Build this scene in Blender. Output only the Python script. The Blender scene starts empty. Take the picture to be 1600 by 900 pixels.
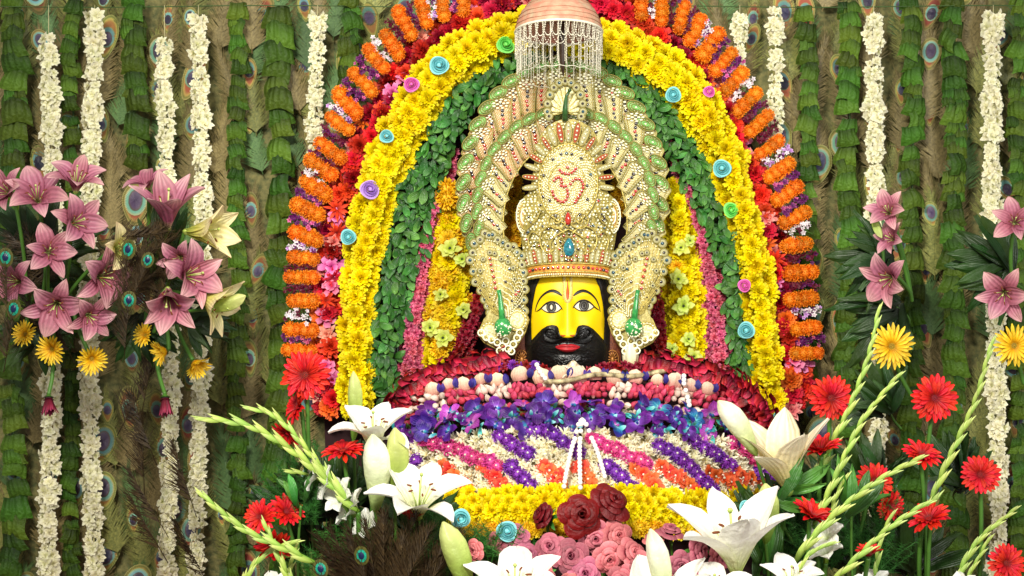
import bpy, math, random
from math import sin, cos, pi, radians, sqrt, exp
from mathutils import Vector, Matrix
R = random.Random(11)
sc = bpy.context.scene
COL = sc.collection
# ------------------------------------------------------------------ camera, world, lamps
S = 0.002; CY = -6.0; CZ = 2.0
def U(Y=0.0): return S*(Y-CY)/6.0
def P(px, py, Y=0.0):
    k = U(Y); return Vector(((px-800)*k, Y, CZ+(450-py)*k))
cam = bpy.data.cameras.new("camera"); camo = bpy.data.objects.new("camera", cam); COL.objects.link(camo)
camo.location = (0, CY, CZ); camo.rotation_euler = (pi/2, 0, 0)
cam.sensor_width = 36; cam.lens = 36*6/3.2; cam.clip_end = 200
sc.camera = camo
w = bpy.data.worlds.new("World"); sc.world = w; w.use_nodes = True
w.node_tree.nodes["Background"].inputs[0].default_value = (1, 0.98, 0.94, 1)
w.node_tree.nodes["Background"].inputs[1].default_value = 0.27
sc.view_settings.view_transform = 'Standard'; sc.view_settings.look = 'None'
sc.view_settings.exposure = 0.6; sc.view_settings.gamma = 1
sc.cycles.max_bounces = 5; sc.cycles.diffuse_bounces = 3; sc.cycles.glossy_bounces = 2; sc.cycles.transmission_bounces = 3
def lamp(name, loc, tgt, size, e, col=(1, 1, 1)):
    l = bpy.data.lights.new(name, 'AREA'); l.energy = e; l.size = size; l.color = col
    o = bpy.data.objects.new(name, l); COL.objects.link(o); o.location = loc
    o.rotation_euler = (Vector(tgt)-Vector(loc)).to_track_quat('-Z', 'Y').to_euler()
lamp("room_lamp", (-1.3, -5.2, 4.6), (0, 0, 1.9), 0.8, 150, (1, 0.96, 0.84))
sl = bpy.data.lights.new("shrine_spot", 'SPOT'); sl.energy = 620; sl.spot_size = radians(38); sl.spot_blend = 1.0; sl.shadow_soft_size = .22; sl.color = (1, .965, .86)
so = bpy.data.objects.new("shrine_spot", sl); COL.objects.link(so); so.location = (-.7, -5.4, 4.3); so.rotation_euler = (Vector((.1, 0, 1.85))-so.location).to_track_quat('-Z', 'Y').to_euler()
lamp("fill_lamp", (2.6, -4.8, 2.8), (0, 0, 1.8), 1.6, 85, (1, 0.98, 0.95))
# ------------------------------------------------------------------ mesh builder
class MB:
    def __init__(s): s.v = []; s.f = []; s.m = []; s.uv = []; s.r = []
    def add(s, vs, fs, mat=0, uvs=None, r=None):
        b = len(s.v); s.v += [tuple(v) for v in vs]; s.f += [tuple(b+i for i in f) for f in fs]; s.m += [mat]*len(fs)
        s.uv += uvs or [(0.5, 0.5)]*len(vs); r = R.random() if r is None else r; s.r += [r]*len(vs)
    def patch(s, fn, nu, nv, mat=0, r=None, wrap=False):
        vs = []; uvs = []; fs = []
        for j in range(nv+1):
            for i in range(nu+1):
                vs.append(fn(i/nu, j/nv)); uvs.append((i/nu, j/nv))
        for j in range(nv):
            for i in range(nu):
                a = j*(nu+1)+i; fs.append((a, a+1, a+nu+2, a+nu+1))
        s.add(vs, fs, mat, uvs, r)
    def tube(s, pts, rad, seg=5, mat=0, r=None, closed=False):
        pts = [Vector(p) for p in pts]; n = len(pts)
        if not hasattr(rad, '__len__'): rad = [rad]*n
        vs = []; uvs = []; fs = []
        prev = None
        for i, p in enumerate(pts):
            t = (pts[(i+1) % n]-pts[i-1]) if closed else (pts[min(i+1, n-1)]-pts[max(i-1, 0)])
            if t.length < 1e-9: t = Vector((0, 0, 1))
            t.normalize()
            if prev is None:
                a = t.orthogonal().normalized()
            else:
                a = prev - t*prev.dot(t); a = a.normalized() if a.length > 1e-6 else t.orthogonal().normalized()
            prev = a; b = t.cross(a)
            for k in range(seg):
                q = 2*pi*k/seg; vs.append(p+(a*cos(q)+b*sin(q))*rad[i]); uvs.append((k/seg, i/max(1, n-1)))
        for i in range(n if closed else n-1):
            j = (i+1) % n
            for k in range(seg):
                l = (k+1) % seg; fs.append((i*seg+k, i*seg+l, j*seg+l, j*seg+k))
        if not closed:
            fs.append(tuple(range(seg))[::-1]); fs.append(tuple((n-1)*seg+k for k in range(seg)))
        s.add(vs, fs, mat, uvs, r)
    def ball(s, c, rad, mat=0, nu=8, nv=5, M=None, r=None):
        if not hasattr(rad, '__len__'): rad = (rad, rad, rad)
        c = Vector(c); vs = []; uvs = []; fs = []
        for j in range(nv+1):
            th = pi*j/nv
            for i in range(nu):
                ph = 2*pi*i/nu
                d = Vector((rad[0]*sin(th)*cos(ph), rad[1]*sin(th)*sin(ph), rad[2]*cos(th)))
                vs.append(c+(M @ d if M else d)); uvs.append((i/nu, 1-j/nv))
        for j in range(nv):
            for i in range(nu):
                k = (i+1) % nu
                if j == 0: fs.append((0, nu+i, nu+k))
                elif j == nv-1: fs.append((j*nu+i, (j+1)*nu, j*nu+k))
                else: fs.append((j*nu+i, (j+1)*nu+i, (j+1)*nu+k, j*nu+k))
        s.add(vs, fs, mat, uvs, r)
    def build(s, name, mats, smooth=True):
        me = bpy.data.meshes.new(name); me.from_pydata(s.v, [], s.f)
        for m in (mats if isinstance(mats, (list, tuple)) else [mats]): me.materials.append(m)
        me.polygons.foreach_set('material_index', s.m)
        me.polygons.foreach_set('use_smooth', [smooth]*len(s.f))
        uvl = me.uv_layers.new(name='UVMap')
        li = [0]*len(me.loops); me.loops.foreach_get('vertex_index', li)
        buf = []
        for i in li: buf += s.uv[i]
        uvl.data.foreach_set('uv', buf)
        at = me.attributes.new('pr', 'FLOAT', 'POINT'); at.data.foreach_set('value', s.r)
        me.update(); return me
# ------------------------------------------------------------------ objects
WM = {}
def tag(o, label=None, cat=None, group=None, kind=None):
    if label: o['label'] = label
    if cat: o['category'] = cat
    if group: o['group'] = group
    if kind: o['kind'] = kind
    return o
def thing(name, loc, label, cat, group=None, kind=None):
    o = bpy.data.objects.new(name, None); COL.objects.link(o); o.empty_display_size = 0.05
    o.location = loc; WM[o] = Matrix.Translation(loc); return tag(o, label, cat, group, kind)
def obj(name, me, parent=None, M=None, **k):
    o = bpy.data.objects.new(name, me); COL.objects.link(o); M = M or Matrix.Identity(4); WM[o] = M
    if parent: o.parent = parent; o.matrix_basis = WM[parent].inverted() @ M
    else: o.matrix_basis = M
    return tag(o, **k)
def face(loc, n, s=1.0, roll=None, rnd=R):
    """local +Z looks along n, random roll, uniform scale"""
    n = Vector(n).normalized(); roll = rnd.uniform(0, 2*pi) if roll is None else roll
    x = n.orthogonal() if abs(n.z) > .95 else Vector((0, 0, 1)).cross(n)
    x.normalize(); y = n.cross(x)
    m = Matrix((x, y, n)).transposed().to_4x4()
    return Matrix.Translation(loc) @ m @ Matrix.Rotation(roll, 4, 'Z') @ Matrix.Scale(s, 4)
def along_y(loc, d, n, s=1.0):
    """local +Y along d, +Z towards n"""
    y = Vector(d).normalized(); z = Vector(n); z = (z-y*z.dot(y)).normalized(); x = y.cross(z)
    return Matrix.Translation(loc) @ Matrix((x, y, z)).transposed().to_4x4() @ Matrix.Scale(s, 4)
def jit(n, a, rnd=R): return (Vector(n)+Vector((rnd.uniform(-a, a), rnd.uniform(-a, a), rnd.uniform(-a, a)))).normalized()
FRONT = Vector((0, -1, 0.12))
def lerp(a, b, t): return a+(b-a)*t
def interp(tab, x):
    if x <= tab[0][0]: return tab[0][1]
    for (a, b), (c, d) in zip(tab, tab[1:]):
        if x <= c: return lerp(b, d, (x-a)/(c-a))
    return tab[-1][1]
def chaikin(p, n=2):
    for _ in range(n):
        q = [p[0]]
        for a, b in zip(p, p[1:]):
            q.append(tuple(lerp(x, y, .25) for x, y in zip(a, b))); q.append(tuple(lerp(x, y, .75) for x, y in zip(a, b)))
        q.append(p[-1]); p = q
    return p
def walk(path, step, smooth=2):
    """equal steps along a polyline of tuples (x, y, extras...): yields (point, tangent, distance)"""
    p = chaikin(path, smooth) if smooth else path; out = []; d = 0; nxt = 0
    for a, b in zip(p, p[1:]):
        l = math.hypot(b[0]-a[0], b[1]-a[1])
        if l < 1e-6: continue
        while nxt <= d+l:
            t = (nxt-d)/l; out.append((tuple(lerp(x, y, t) for x, y in zip(a, b)), ((b[0]-a[0])/l, (b[1]-a[1])/l), nxt)); nxt += step
        d += l
    return out
# ------------------------------------------------------------------ materials
def lin(h):
    h = h.lstrip('#'); c = [int(h[i:i+2], 16)/255 for i in (0, 2, 4)]
    return tuple(x/12.92 if x <= .04045 else ((x+.055)/1.055)**2.4 for x in c)+(1,)
def newmat(name):
    m = bpy.data.materials.new(name); m.use_nodes = True; nt = m.node_tree; nt.nodes.clear()
    return m, nt, nt.nodes.new, nt.links.new
def petal_mat(name, ramp, rough=.5, hv=.01, vv=.25, pv=.3, tr=.2, vein=.25, veins=9, spec=.4, noise=.25, nscale=6, bump=.25, coat=0):
    m, nt, N, Lk = newmat(name)
    uv = N('ShaderNodeUVMap'); sep = N('ShaderNodeSeparateXYZ'); Lk(uv.outputs[0], sep.inputs[0])
    cr = N('ShaderNodeValToRGB'); el = cr.color_ramp.elements
    while len(el) < len(ramp): el.new(0.5)
    for e, (p, h) in zip(el, ramp): e.position = p; e.color = lin(h)
    Lk(sep.outputs[1], cr.inputs[0])
    oi = N('ShaderNodeObjectInfo'); at = N('ShaderNodeAttribute'); at.attribute_name = 'pr'
    def M(op, a, b=None, c=None):
        n = N('ShaderNodeMath'); n.operation = op
        for i, x in enumerate((a, b, c)):
            if x is None: continue
            if isinstance(x, (int, float)): n.inputs[i].default_value = x
            else: Lk(x, n.inputs[i])
        return n.outputs[0]
    tc = N('ShaderNodeTexCoord'); no = N('ShaderNodeTexNoise'); no.inputs['Scale'].default_value = nscale; no.inputs['Detail'].default_value = 4
    Lk(tc.outputs['Object'], no.inputs['Vector'])
    vs = M('SINE', M('MULTIPLY', sep.outputs[0], veins*2*pi)); 
    hsv = N('ShaderNodeHueSaturation')
    Lk(M('ADD', M('MULTIPLY', M('SUBTRACT', oi.outputs['Random'], .5), hv*2), .5), hsv.inputs['Hue'])
    r2 = M('FRACT', M('MULTIPLY', oi.outputs['Random'], 37.7))
    v = M('ADD', M('MULTIPLY', M('SUBTRACT', r2, .5), vv), 1)
    v = M('ADD', v, M('MULTIPLY', M('SUBTRACT', at.outputs['Fac'], .5), pv))
    v = M('ADD', v, M('MULTIPLY', M('SUBTRACT', no.outputs[0], .5), noise*2))
    v = M('ADD', v, M('MULTIPLY', vs, vein*.18))
    Lk(v, hsv.inputs['Value']); Lk(cr.outputs[0], hsv.inputs['Color'])
    b = N('ShaderNodeBsdfPrincipled'); Lk(hsv.outputs[0], b.inputs['Base Color']); b.inputs['Roughness'].default_value = rough
    b.inputs['Specular IOR Level'].default_value = spec; b.inputs['Coat Weight'].default_value = coat
    bp = N('ShaderNodeBump'); bp.inputs['Strength'].default_value = bump; bp.inputs['Distance'].default_value = .05
    Lk(M('ADD', no.outputs[0], M('MULTIPLY', vs, vein*.4)), bp.inputs['Height']); Lk(bp.outputs[0], b.inputs['Normal'])
    out = N('ShaderNodeOutputMaterial')
    if tr > 0:
        t = N('ShaderNodeBsdfTranslucent'); Lk(hsv.outputs[0], t.inputs[0]); mx = N('ShaderNodeMixShader'); mx.inputs[0].default_value = tr
        Lk(b.outputs[0], mx.inputs[1]); Lk(t.outputs[0], mx.inputs[2]); Lk(mx.outputs[0], out.inputs[0])
    else: Lk(b.outputs[0], out.inputs[0])
    return m
def plain_mat(name, h, rough=.4, metal=0, noise=.2, nscale=40, bump=.2, h2=None, spec=.5, coat=0, kind='noise', dist=.002, rnd=.0):
    m, nt, N, Lk = newmat(name)
    tc = N('ShaderNodeTexCoord')
    if kind == 'voronoi':
        no = N('ShaderNodeTexVoronoi'); no.inputs['Scale'].default_value = nscale; fo = no.outputs['Distance']
    elif kind == 'wave':
        no = N('ShaderNodeTexWave'); no.inputs['Scale'].default_value = nscale; no.inputs['Distortion'].default_value = 6; no.inputs['Detail'].default_value = 3; fo = no.outputs['Fac']
    else:
        no = N('ShaderNodeTexNoise'); no.inputs['Scale'].default_value = nscale; no.inputs['Detail'].default_value = 5; fo = no.outputs[0]
    Lk(tc.outputs['Object'], no.inputs['Vector'])
    cr = N('ShaderNodeValToRGB'); e = cr.color_ramp.elements; c = lin(h)
    e[0].position = .3; e[1].position = .7
    e[0].color = lin(h2) if h2 else tuple(x*(1-noise) for x in c[:3])+(1,); e[1].color = c
    Lk(fo, cr.inputs[0])
    b = N('ShaderNodeBsdfPrincipled'); src = cr.outputs[0]
    if rnd:
        oi = N('ShaderNodeObjectInfo'); hs = N('ShaderNodeHueSaturation'); mp = N('ShaderNodeMapRange'); mp.inputs[3].default_value = 1-rnd; mp.inputs[4].default_value = 1+rnd
        Lk(oi.outputs['Random'], mp.inputs[0]); Lk(mp.outputs[0], hs.inputs['Value']); Lk(src, hs.inputs['Color']); src = hs.outputs[0]
    Lk(src, b.inputs['Base Color']); b.inputs['Roughness'].default_value = rough; b.inputs['Metallic'].default_value = metal
    b.inputs['Specular IOR Level'].default_value = spec; b.inputs['Coat Weight'].default_value = coat
    bp = N('ShaderNodeBump'); bp.inputs['Strength'].default_value = bump; bp.inputs['Distance'].default_value = dist
    Lk(fo, bp.inputs['Height']); Lk(bp.outputs[0], b.inputs['Normal'])
    out = N('ShaderNodeOutputMaterial'); Lk(b.outputs[0], out.inputs[0]); return m
M_yellow = petal_mat('yellow_petals', [(0, '#d8a800'), (.4, '#f8d400'), (1, '#fff000')], hv=.008, vv=.18, pv=.35, tr=.3)
M_gold = petal_mat('golden_marigold_petals', [(0, '#dc9c00'), (.5, '#ffc400'), (1, '#ffe030')], hv=.015, vv=.2, pv=.4, tr=.25)
M_orange = petal_mat('orange_marigold_petals', [(0, '#d05400'), (.5, '#ff8400'), (1, '#ffa428')], hv=.008, vv=.2, pv=.45, tr=.25)
M_red = petal_mat('red_petals', [(0, '#6a0408'), (.5, '#c01018'), (1, '#e02a20')], hv=.015, vv=.5, pv=.4, tr=.2)
M_vermil = petal_mat('vermilion_petals', [(0, '#8a1204'), (.5, '#e03a14'), (1, '#ff5c2a')], hv=.02, vv=.35, pv=.4, tr=.2)
M_salmon = petal_mat('salmon_pink_petals', [(0, '#c04850'), (.5, '#f08a80'), (1, '#ffc0b0')], hv=.02, vv=.25, pv=.3, tr=.25)
M_pinkfl = petal_mat('pink_petals', [(0, '#a82860'), (.5, '#e060a0'), (1, '#ff9cc8')], hv=.02, vv=.25, pv=.3, tr=.2)
M_darkred = petal_mat('dark_red_petals', [(0, '#3a0208'), (.5, '#7c0818'), (1, '#a81430')], hv=.01, vv=.4, pv=.4, tr=.12, rough=.4)
M_maroon = petal_mat('maroon_rose_petals', [(0, '#44040f'), (.5, '#8e1024'), (1, '#cc2a44')], hv=.01, vv=.7, pv=.35, tr=.12, rough=.42, vein=.5, veins=5)
M_pinkband = petal_mat('dusty_pink_petals', [(0, '#7c1830'), (.45, '#cc4468'), (1, '#f48ca4')], hv=.015, vv=.4, pv=.5, tr=.2)
M_leaf = petal_mat('band_leaf', [(0, '#1e4410'), (.5, '#3c7428'), (1, '#64a048')], hv=.02, vv=.8, pv=.3, tr=.12, rough=.38, veins=6, vein=.3)
M_betel = petal_mat('folded_betel_leaf', [(0, '#283c0e'), (.5, '#425f18'), (1, '#506e20')], hv=.03, vv=.9, pv=.2, tr=.03, rough=.55, spec=.25, veins=5, vein=.3, bump=.35, noise=.25)
M_cream = petal_mat('cream_blossom', [(0, '#d8d890'), (.4, '#f6f2c8'), (1, '#fffbe2')], hv=.01, vv=.16, pv=.2, tr=.25, rough=.5)
M_tuber = petal_mat('tuberose_blossom', [(0, '#e4cc8c'), (.35, '#fbefc4'), (1, '#fffdee')], hv=.015, vv=.2, pv=.3, tr=.25)
M_white = petal_mat('white_lily_petal', [(0, '#b8cc60'), (.25, '#f0f2c8'), (.55, '#fffdf4'), (1, '#fffef8')], hv=.005, vv=.06, pv=.08, tr=.25, rough=.42, veins=5, vein=.14, noise=.05)
M_creaml = petal_mat('cream_lily_petal', [(0, '#b0a848'), (.3, '#e8dca0'), (.6, '#f8ecc8'), (1, '#fff6e0')], hv=.005, vv=.08, pv=.1, tr=.25, rough=.45, veins=6, vein=.35, noise=.06)
M_pinkl = petal_mat('pink_lily_petal', [(0, '#e0cca0'), (.2, '#a45068'), (.65, '#bc7488'), (1, '#e4b4b4')], hv=.01, vv=.2, pv=.2, tr=.25, rough=.45, veins=5, vein=.7, noise=.12)
M_yell = petal_mat('yellow_lily_petal', [(0, '#8ca030'), (.35, '#e0d870'), (.75, '#f4e8b0'), (1, '#f0d8a8')], hv=.01, vv=.1, pv=.15, tr=.25, rough=.45, veins=5, vein=.4, noise=.08)
M_bud = petal_mat('lily_bud', [(0, '#88a840'), (.35, '#d4e0a0'), (.8, '#fbfae4'), (1, '#e8eebc')], hv=.01, vv=.08, pv=.1, tr=.15, rough=.4, veins=3, vein=.6, noise=.06)
M_budg = petal_mat('green_lily_bud', [(0, '#5c8424'), (.5, '#a8be58'), (1, '#d8dc90')], hv=.01, vv=.15, pv=.1, tr=.12, rough=.4, veins=3, vein=.8, noise=.08)
M_glad = petal_mat('gladiolus_bud', [(0, '#6c9428'), (.5, '#aece5c'), (1, '#d8e48c')], hv=.015, vv=.2, pv=.15, tr=.12, rough=.45, veins=4, vein=.4, noise=.1)
M_gred = petal_mat('red_gerbera_petal', [(0, '#780404'), (.4, '#c40c0a'), (1, '#e8201c')], hv=.006, vv=.25, pv=.25, tr=.15, veins=3, vein=.6)
M_gyel = petal_mat('yellow_gerbera_petal', [(0, '#c88800'), (.4, '#f4c010'), (1, '#ffde40')], hv=.008, vv=.2, pv=.25, tr=.2, veins=3, vein=.6)
M_gbur = petal_mat('burgundy_petal', [(0, '#380410'), (.5, '#701028'), (1, '#a03050')], hv=.008, vv=.2, pv=.3, tr=.1, veins=3, vein=.6)
M_orch = petal_mat('violet_orchid_petal', [(0, '#d8d8f0'), (.15, '#7844b0'), (.55, '#441470'), (1, '#6c2090')], hv=.035, vv=.6, pv=.3, tr=.15, rough=.4, veins=6, vein=.6)
M_orchb = petal_mat('blue_orchid_petal', [(0, '#a0e0d8'), (.25, '#3890b8'), (.6, '#203890'), (1, '#382488')], hv=.04, vv=.5, pv=.3, tr=.15, rough=.4, veins=6, vein=.6)
M_orchm = petal_mat('magenta_orchid_petal', [(0, '#f0d0f0'), (.3, '#c860c8'), (1, '#9c30a8')], hv=.02, vv=.5, pv=.3, tr=.15, rough=.4, veins=6, vein=.6)
M_purple = petal_mat('purple_aster_petals', [(0, '#440858'), (.5, '#701c9c'), (1, '#9444c0')], hv=.015, vv=.3, pv=.4, tr=.15)
M_magen = petal_mat('magenta_aster_petals', [(0, '#90104c'), (.5, '#d42c80'), (1, '#f060a8')], hv=.015, vv=.2, pv=.35, tr=.2)
M_redor = petal_mat('red_orange_petals', [(0, '#a82008'), (.5, '#e8481c'), (1, '#ff7848')], hv=.015, vv=.2, pv=.3, tr=.2)
M_rbpink = petal_mat('rosebud_red', [(0, '#d8b0a0'), (.3, '#c83850'), (1, '#d8506c')], hv=.01, vv=.4, pv=.3, tr=.15, rough=.4)
M_rbwhite = petal_mat('rosebud_cream', [(0, '#c86870'), (.4, '#f0c8b8'), (1, '#fff0e0')], hv=.01, vv=.2, pv=.2, tr=.2, rough=.4)
M_shell = petal_mat('pale_rolled_petal', [(0, '#b87068'), (.45, '#e4b8a0'), (1, '#fae0c4')], hv=.02, vv=.35, pv=.2, tr=.15, rough=.4, veins=7, vein=.3)
M_bluep = petal_mat('blue_violet_petal', [(0, '#1c1458'), (1, '#3c2c90')], hv=.02, vv=.4, pv=.2, tr=.1)
M_rosed = petal_mat('dark_rose_petal', [(0, '#1c0004'), (.5, '#42020c'), (1, '#74081a')], hv=.008, vv=.25, pv=.5, tr=.08, rough=.5, vein=0, noise=.1)
M_rosep = petal_mat('dusty_pink_rose_petal', [(0, '#4c0820'), (.5, '#9c2c4c'), (1, '#d47c88')], hv=.02, vv=.6, pv=.5, tr=.15, rough=.55, vein=0, noise=.15)
def foam(n, a, b): return petal_mat(n, [(0, a), (1, b)], hv=.005, vv=.06, pv=.15, tr=.1, rough=.5, vein=0, noise=.05)
M_fteal = foam('teal_foam', '#3c98a0', '#8cdce0'); M_fgreen = foam('lime_foam', '#30a838', '#8cf070'); M_fpurp = foam('lilac_foam', '#8050b0', '#c098e0'); M_fpink = foam('pink_foam', '#b83890', '#ee70c0')
M_stem = plain_mat('green_stem', '#4a7a28', rough=.5, nscale=30)
M_dstem = plain_mat('dark_stem', '#3c5a20', rough=.5, nscale=30)
M_fern = plain_mat('fern_green', '#2c6a1c', rough=.6, nscale=8, rnd=.3)
M_dleaf = petal_mat('dark_leaf', [(0, '#101e08'), (.5, '#1e3a10'), (1, '#30501c')], hv=.02, vv=.5, pv=.3, tr=.1, rough=.4)
M_string = plain_mat('thread', '#c8c090', rough=.8)
M_barb = plain_mat('feather_barb', '#a0a058', rough=.5, nscale=20, h2='#6c7440', rnd=.28)
M_barbtan = plain_mat('tan_feather_barb', '#9e8e5e', rough=.5, nscale=20, h2='#746844', rnd=.25)
M_barbgr = plain_mat('green_feather_barb', '#6c8c54', rough=.5, nscale=20, h2='#4c6c40', rnd=.25)
M_barbdk = plain_mat('dark_brown_barb', '#4a3a20', rough=.45, nscale=8, h2='#22180e', rnd=.3)
M_rust = petal_mat('bronze_eye_ring', [(0, '#9c6044'), (.66, '#96603c'), (.8, '#a89450'), (.9, '#6c7038'), (1, '#a09a5c')], hv=.03, vv=.7, tr=0, veins=64, vein=.7, rough=.55, spec=.2)
M_teal = petal_mat('teal_eye_ring', [(0, '#346c60'), (.8, '#6c9c94'), (1, '#94a070')], hv=.06, vv=.7, tr=0, veins=52, vein=.6, rough=.5, spec=.3)
M_eyedk = petal_mat('dark_eye_heart', [(0, '#2c2440'), (.7, '#484058'), (1, '#5c5048')], hv=.05, vv=.9, tr=0, veins=40, vein=.6, rough=.4)
M_vteal = plain_mat('vivid_teal_eye', '#18a890', rough=.3, nscale=30, h2='#0c7858')
M_navy = plain_mat('navy_eye_heart', '#10204a', rough=.3, nscale=50)
M_bronze = plain_mat('dark_bronze_eye', '#5c4a1c', rough=.35, nscale=30, h2='#3c5018')
# ------------------------------------------------------------------ flower meshes
OVAL = [(0, .25), (.25, .75), (.5, 1), (.75, .92), (.92, .55), (1, .12)]
BLUNT = [(0, .3), (.3, .6), (.6, .9), (.85, 1), (1, .72)]
LANCE = [(0, .35), (.25, .85), (.45, 1), (.7, .78), (.9, .32), (1, .02)]
STRAP = [(0, .5), (.3, .85), (.7, 1), (.9, .8), (1, .25)]
def petal(mb, M, L, W, a0, a1, cup=.2, ruf=0., nu=2, nv=3, shape=OVAL, mat=0, side=0., r=None):
    ph = R.uniform(0, 6); prof = [(0., 0.)]; K = nv
    for j in range(K):
        a = a0+(a1-a0)*(j+.5)/K; prof.append((prof[-1][0]+cos(a)*L/K, prof[-1][1]+sin(a)*L/K))
    def fn(u, v):
        j = int(round(v*K)); y, z = prof[j]; s = 2*u-1; wv = W*interp(shape, v)
        a = a0+(a1-a0)*v; dz = cup*wv*s*s+ruf*sin(ph+u*7+v*4)*v
        return M @ Vector((s*wv+side*v*v*L, y-sin(a)*dz, z+cos(a)*dz))
    mb.patch(fn, nu, nv, mat, r)
RZ = lambda a: Matrix.Rotation(a, 4, 'Z')
_C = {}
def variants(key, n, fn):
    if key not in _C: _C[key] = [fn(i) for i in range(n)]
    return _C[key]
def pom(mat, rings, shape=BLUNT, ruf=.05, name='flower', n=4, jitr=.2, nu=2, nv=3, centre=None):
    """ruffled flower head: rings = (count, base radius, length, half width, elevation start, end)"""
    def mk(i):
        mb = MB()
        for cnt, r0, L, W, a0, a1 in rings:
            o = R.uniform(0, 6)
            for k in range(cnt):
                az = o+2*pi*k/cnt+R.uniform(-jitr, jitr); j = R.uniform(.82, 1.15)
                petal(mb, RZ(az) @ Matrix.Translation((0, r0, R.uniform(-.03, .03))), L*j, W*R.uniform(.85, 1.15), radians(a0+R.uniform(-12, 12)), radians(a1+R.uniform(-15, 15)), cup=R.uniform(-.2, .4), ruf=ruf, nu=nu, nv=nv, shape=shape)
        if centre: mb.ball((0, 0, centre[1]), (centre[0], centre[0], centre[0]*.6), 1, 7, 4)
        return mb.build(name, [mat, centre[2]] if centre else mat)
    return [mk(i) for i in range(n)]
POMR = [(14, .12, .88, .2, 5, 5), (13, .1, .8, .2, 28, 30), (11, .08, .66, .2, 52, 45), (8, .05, .52, .18, 72, 60), (4, .01, .45, .15, 86, 80)]
FINE = [(18, .1, .9, .12, 0, 5), (18, .1, .82, .12, 22, 25), (16, .08, .72, .11, 44, 40), (12, .06, .6, .11, 64, 55), (7, .02, .5, .1, 82, 75)]
STAR5 = [(5, .05, .95, .34, 12, 0)]
def rose_mesh(mat, name='rose_head', full=1.0, n=2, centre_open=.0):
    def mk(i):
        mb = MB(); layers = [(3, .05, .16, .80, 1.5), (3, .12, .30, .84, 1.35), (4, .2, .48, .80, 1.15), (4, .3, .72, .66, .95), (5, .38, 1.0*full, .46, .78)]
        for li, (cnt, r0, r1, h, dphi) in enumerate(layers):
            o = R.uniform(0, 6)
            for k in range(cnt):
                ph0 = o+2*pi*k/cnt+R.uniform(-.15, .15); rr = R.uniform(.86, 1.1); hh = h*R.uniform(.88, 1.08); pz = R.uniform(0, 6)
                def fn(u, v, ph0=ph0, rr=rr, hh=hh, pz=pz, r0=r0, r1=r1, dphi=dphi, li=li):
                    s = 2*u-1; edge = 1-.28*s*s-.1*s**4
                    vv = v*edge; a = ph0+s*dphi*(.45+.55*sin(min(1, v*1.2)*pi/2))
                    rad = rr*(r0*.5+(r1-r0*.5)*vv**1.1+.035*sin(pz+5*u)*v)+.03*s
                    z = hh*1.15*sin(vv*pi*.5)-(.16+.16*li/4)*max(0, v-.72)/.28*.8+.025*sin(pz+4*u)*v
                    rad += .10*max(0, v-.75)/.25*(li > 0)
                    return Vector((rad*cos(a), rad*sin(a), z))
                mb.patch(fn, 10, 8, 0)
        mb.ball((0, 0, .05), (.3, .3, .3), 0, 8, 5)
        return mb.build(name, mat)
    return [mk(i) for i in range(n)]

def ribbon_rose_mesh(mat):
    mb = MB()
    def fn(u, v):
        a = u*2*pi*3.1; r = .08+.74*u**.85+.16*v*(1-.4*u)+.03*sin(a*2.3); z = .55-.42*u**1.3-.30*(1-v)+.03*sin(a*3.1); return Vector((r*cos(a)*(1+.06*sin(a)), r*sin(a), z))
    mb.patch(fn, 70, 4); 
    def fo(u, v):
        a = u*2*pi; r = .35+.68*v+.05*sin(a*3+1)*v; return Vector((r*cos(a), r*sin(a), .12-.15*v))
    mb.patch(fo, 26, 3); mb.ball((0, 0, .1), (.3, .3, .2), 0, 8, 4); return mb.build('ribbon_rose', mat)

def pompon(mat, n=4, cnt=150, L=.30, W=.085, name='flower', dot=None, flat=.75):
    """tight fringed flower head: many tiny petals standing on a dome"""
    out = []
    for _ in range(n):
        mb = MB(); ph = R.uniform(0, 6)
        for k in range(cnt):
            t = (k+.5)/cnt; th = math.acos(1-1.12*t); az = k*2.39996+ph
            d = Vector((sin(th)*cos(az), sin(th)*sin(az), cos(th)*flat)); dn = (d+Vector((R.gauss(0, .22), R.gauss(0, .22), R.gauss(0, .22)))).normalized()
            petal(mb, along_y(d*.72, dn, Vector((R.gauss(0, 1), R.gauss(0, 1), R.gauss(0, 1)+.3))), L*R.uniform(.8, 1.25), W, R.uniform(-.3, .3), R.uniform(-.6, .6), cup=.4, nu=2, nv=2, shape=BLUNT)
        mb.ball((0, 0, -.05), (.74, .74, .62), 0, 12, 6)
        if dot: mb.ball((0, 0, .95*flat), (.15, .15, .12), 1, 7, 4)
        out.append(mb.build(name, [mat, dot] if dot else mat))
    return out
# ------------------------------------------------------------------ setting
def box(mb, a, b, mat=0):
    (x0, y0, z0), (x1, y1, z1) = a, b
    v = [(x, y, z) for x in (x0, x1) for y in (y0, y1) for z in (z0, z1)]
    mb.add(v, [(0, 1, 3, 2), (4, 6, 7, 5), (0, 4, 5, 1), (2, 3, 7, 6), (0, 2, 6, 4), (1, 5, 7, 3)], mat)
M_floor = plain_mat('stone_floor', '#8c8478', rough=.5, nscale=6)
M_wall = plain_mat('fibrous_backdrop', '#8c8450', rough=.8, nscale=60, h2='#4c5430', bump=.5, dist=.01)
M_dark = plain_mat('dark_cloth', '#2c0c10', rough=.9, nscale=30)
mb = MB(); box(mb, (-4, -7, -.05), (4, .5, 0)); obj('floor', mb.build('floor', M_floor, False), kind='structure')
mb = MB(); box(mb, (-2.6, .42, 0), (2.6, .5, 3.6)); obj('backdrop_wall', mb.build('backdrop_wall', M_wall, False), kind='structure')
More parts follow.
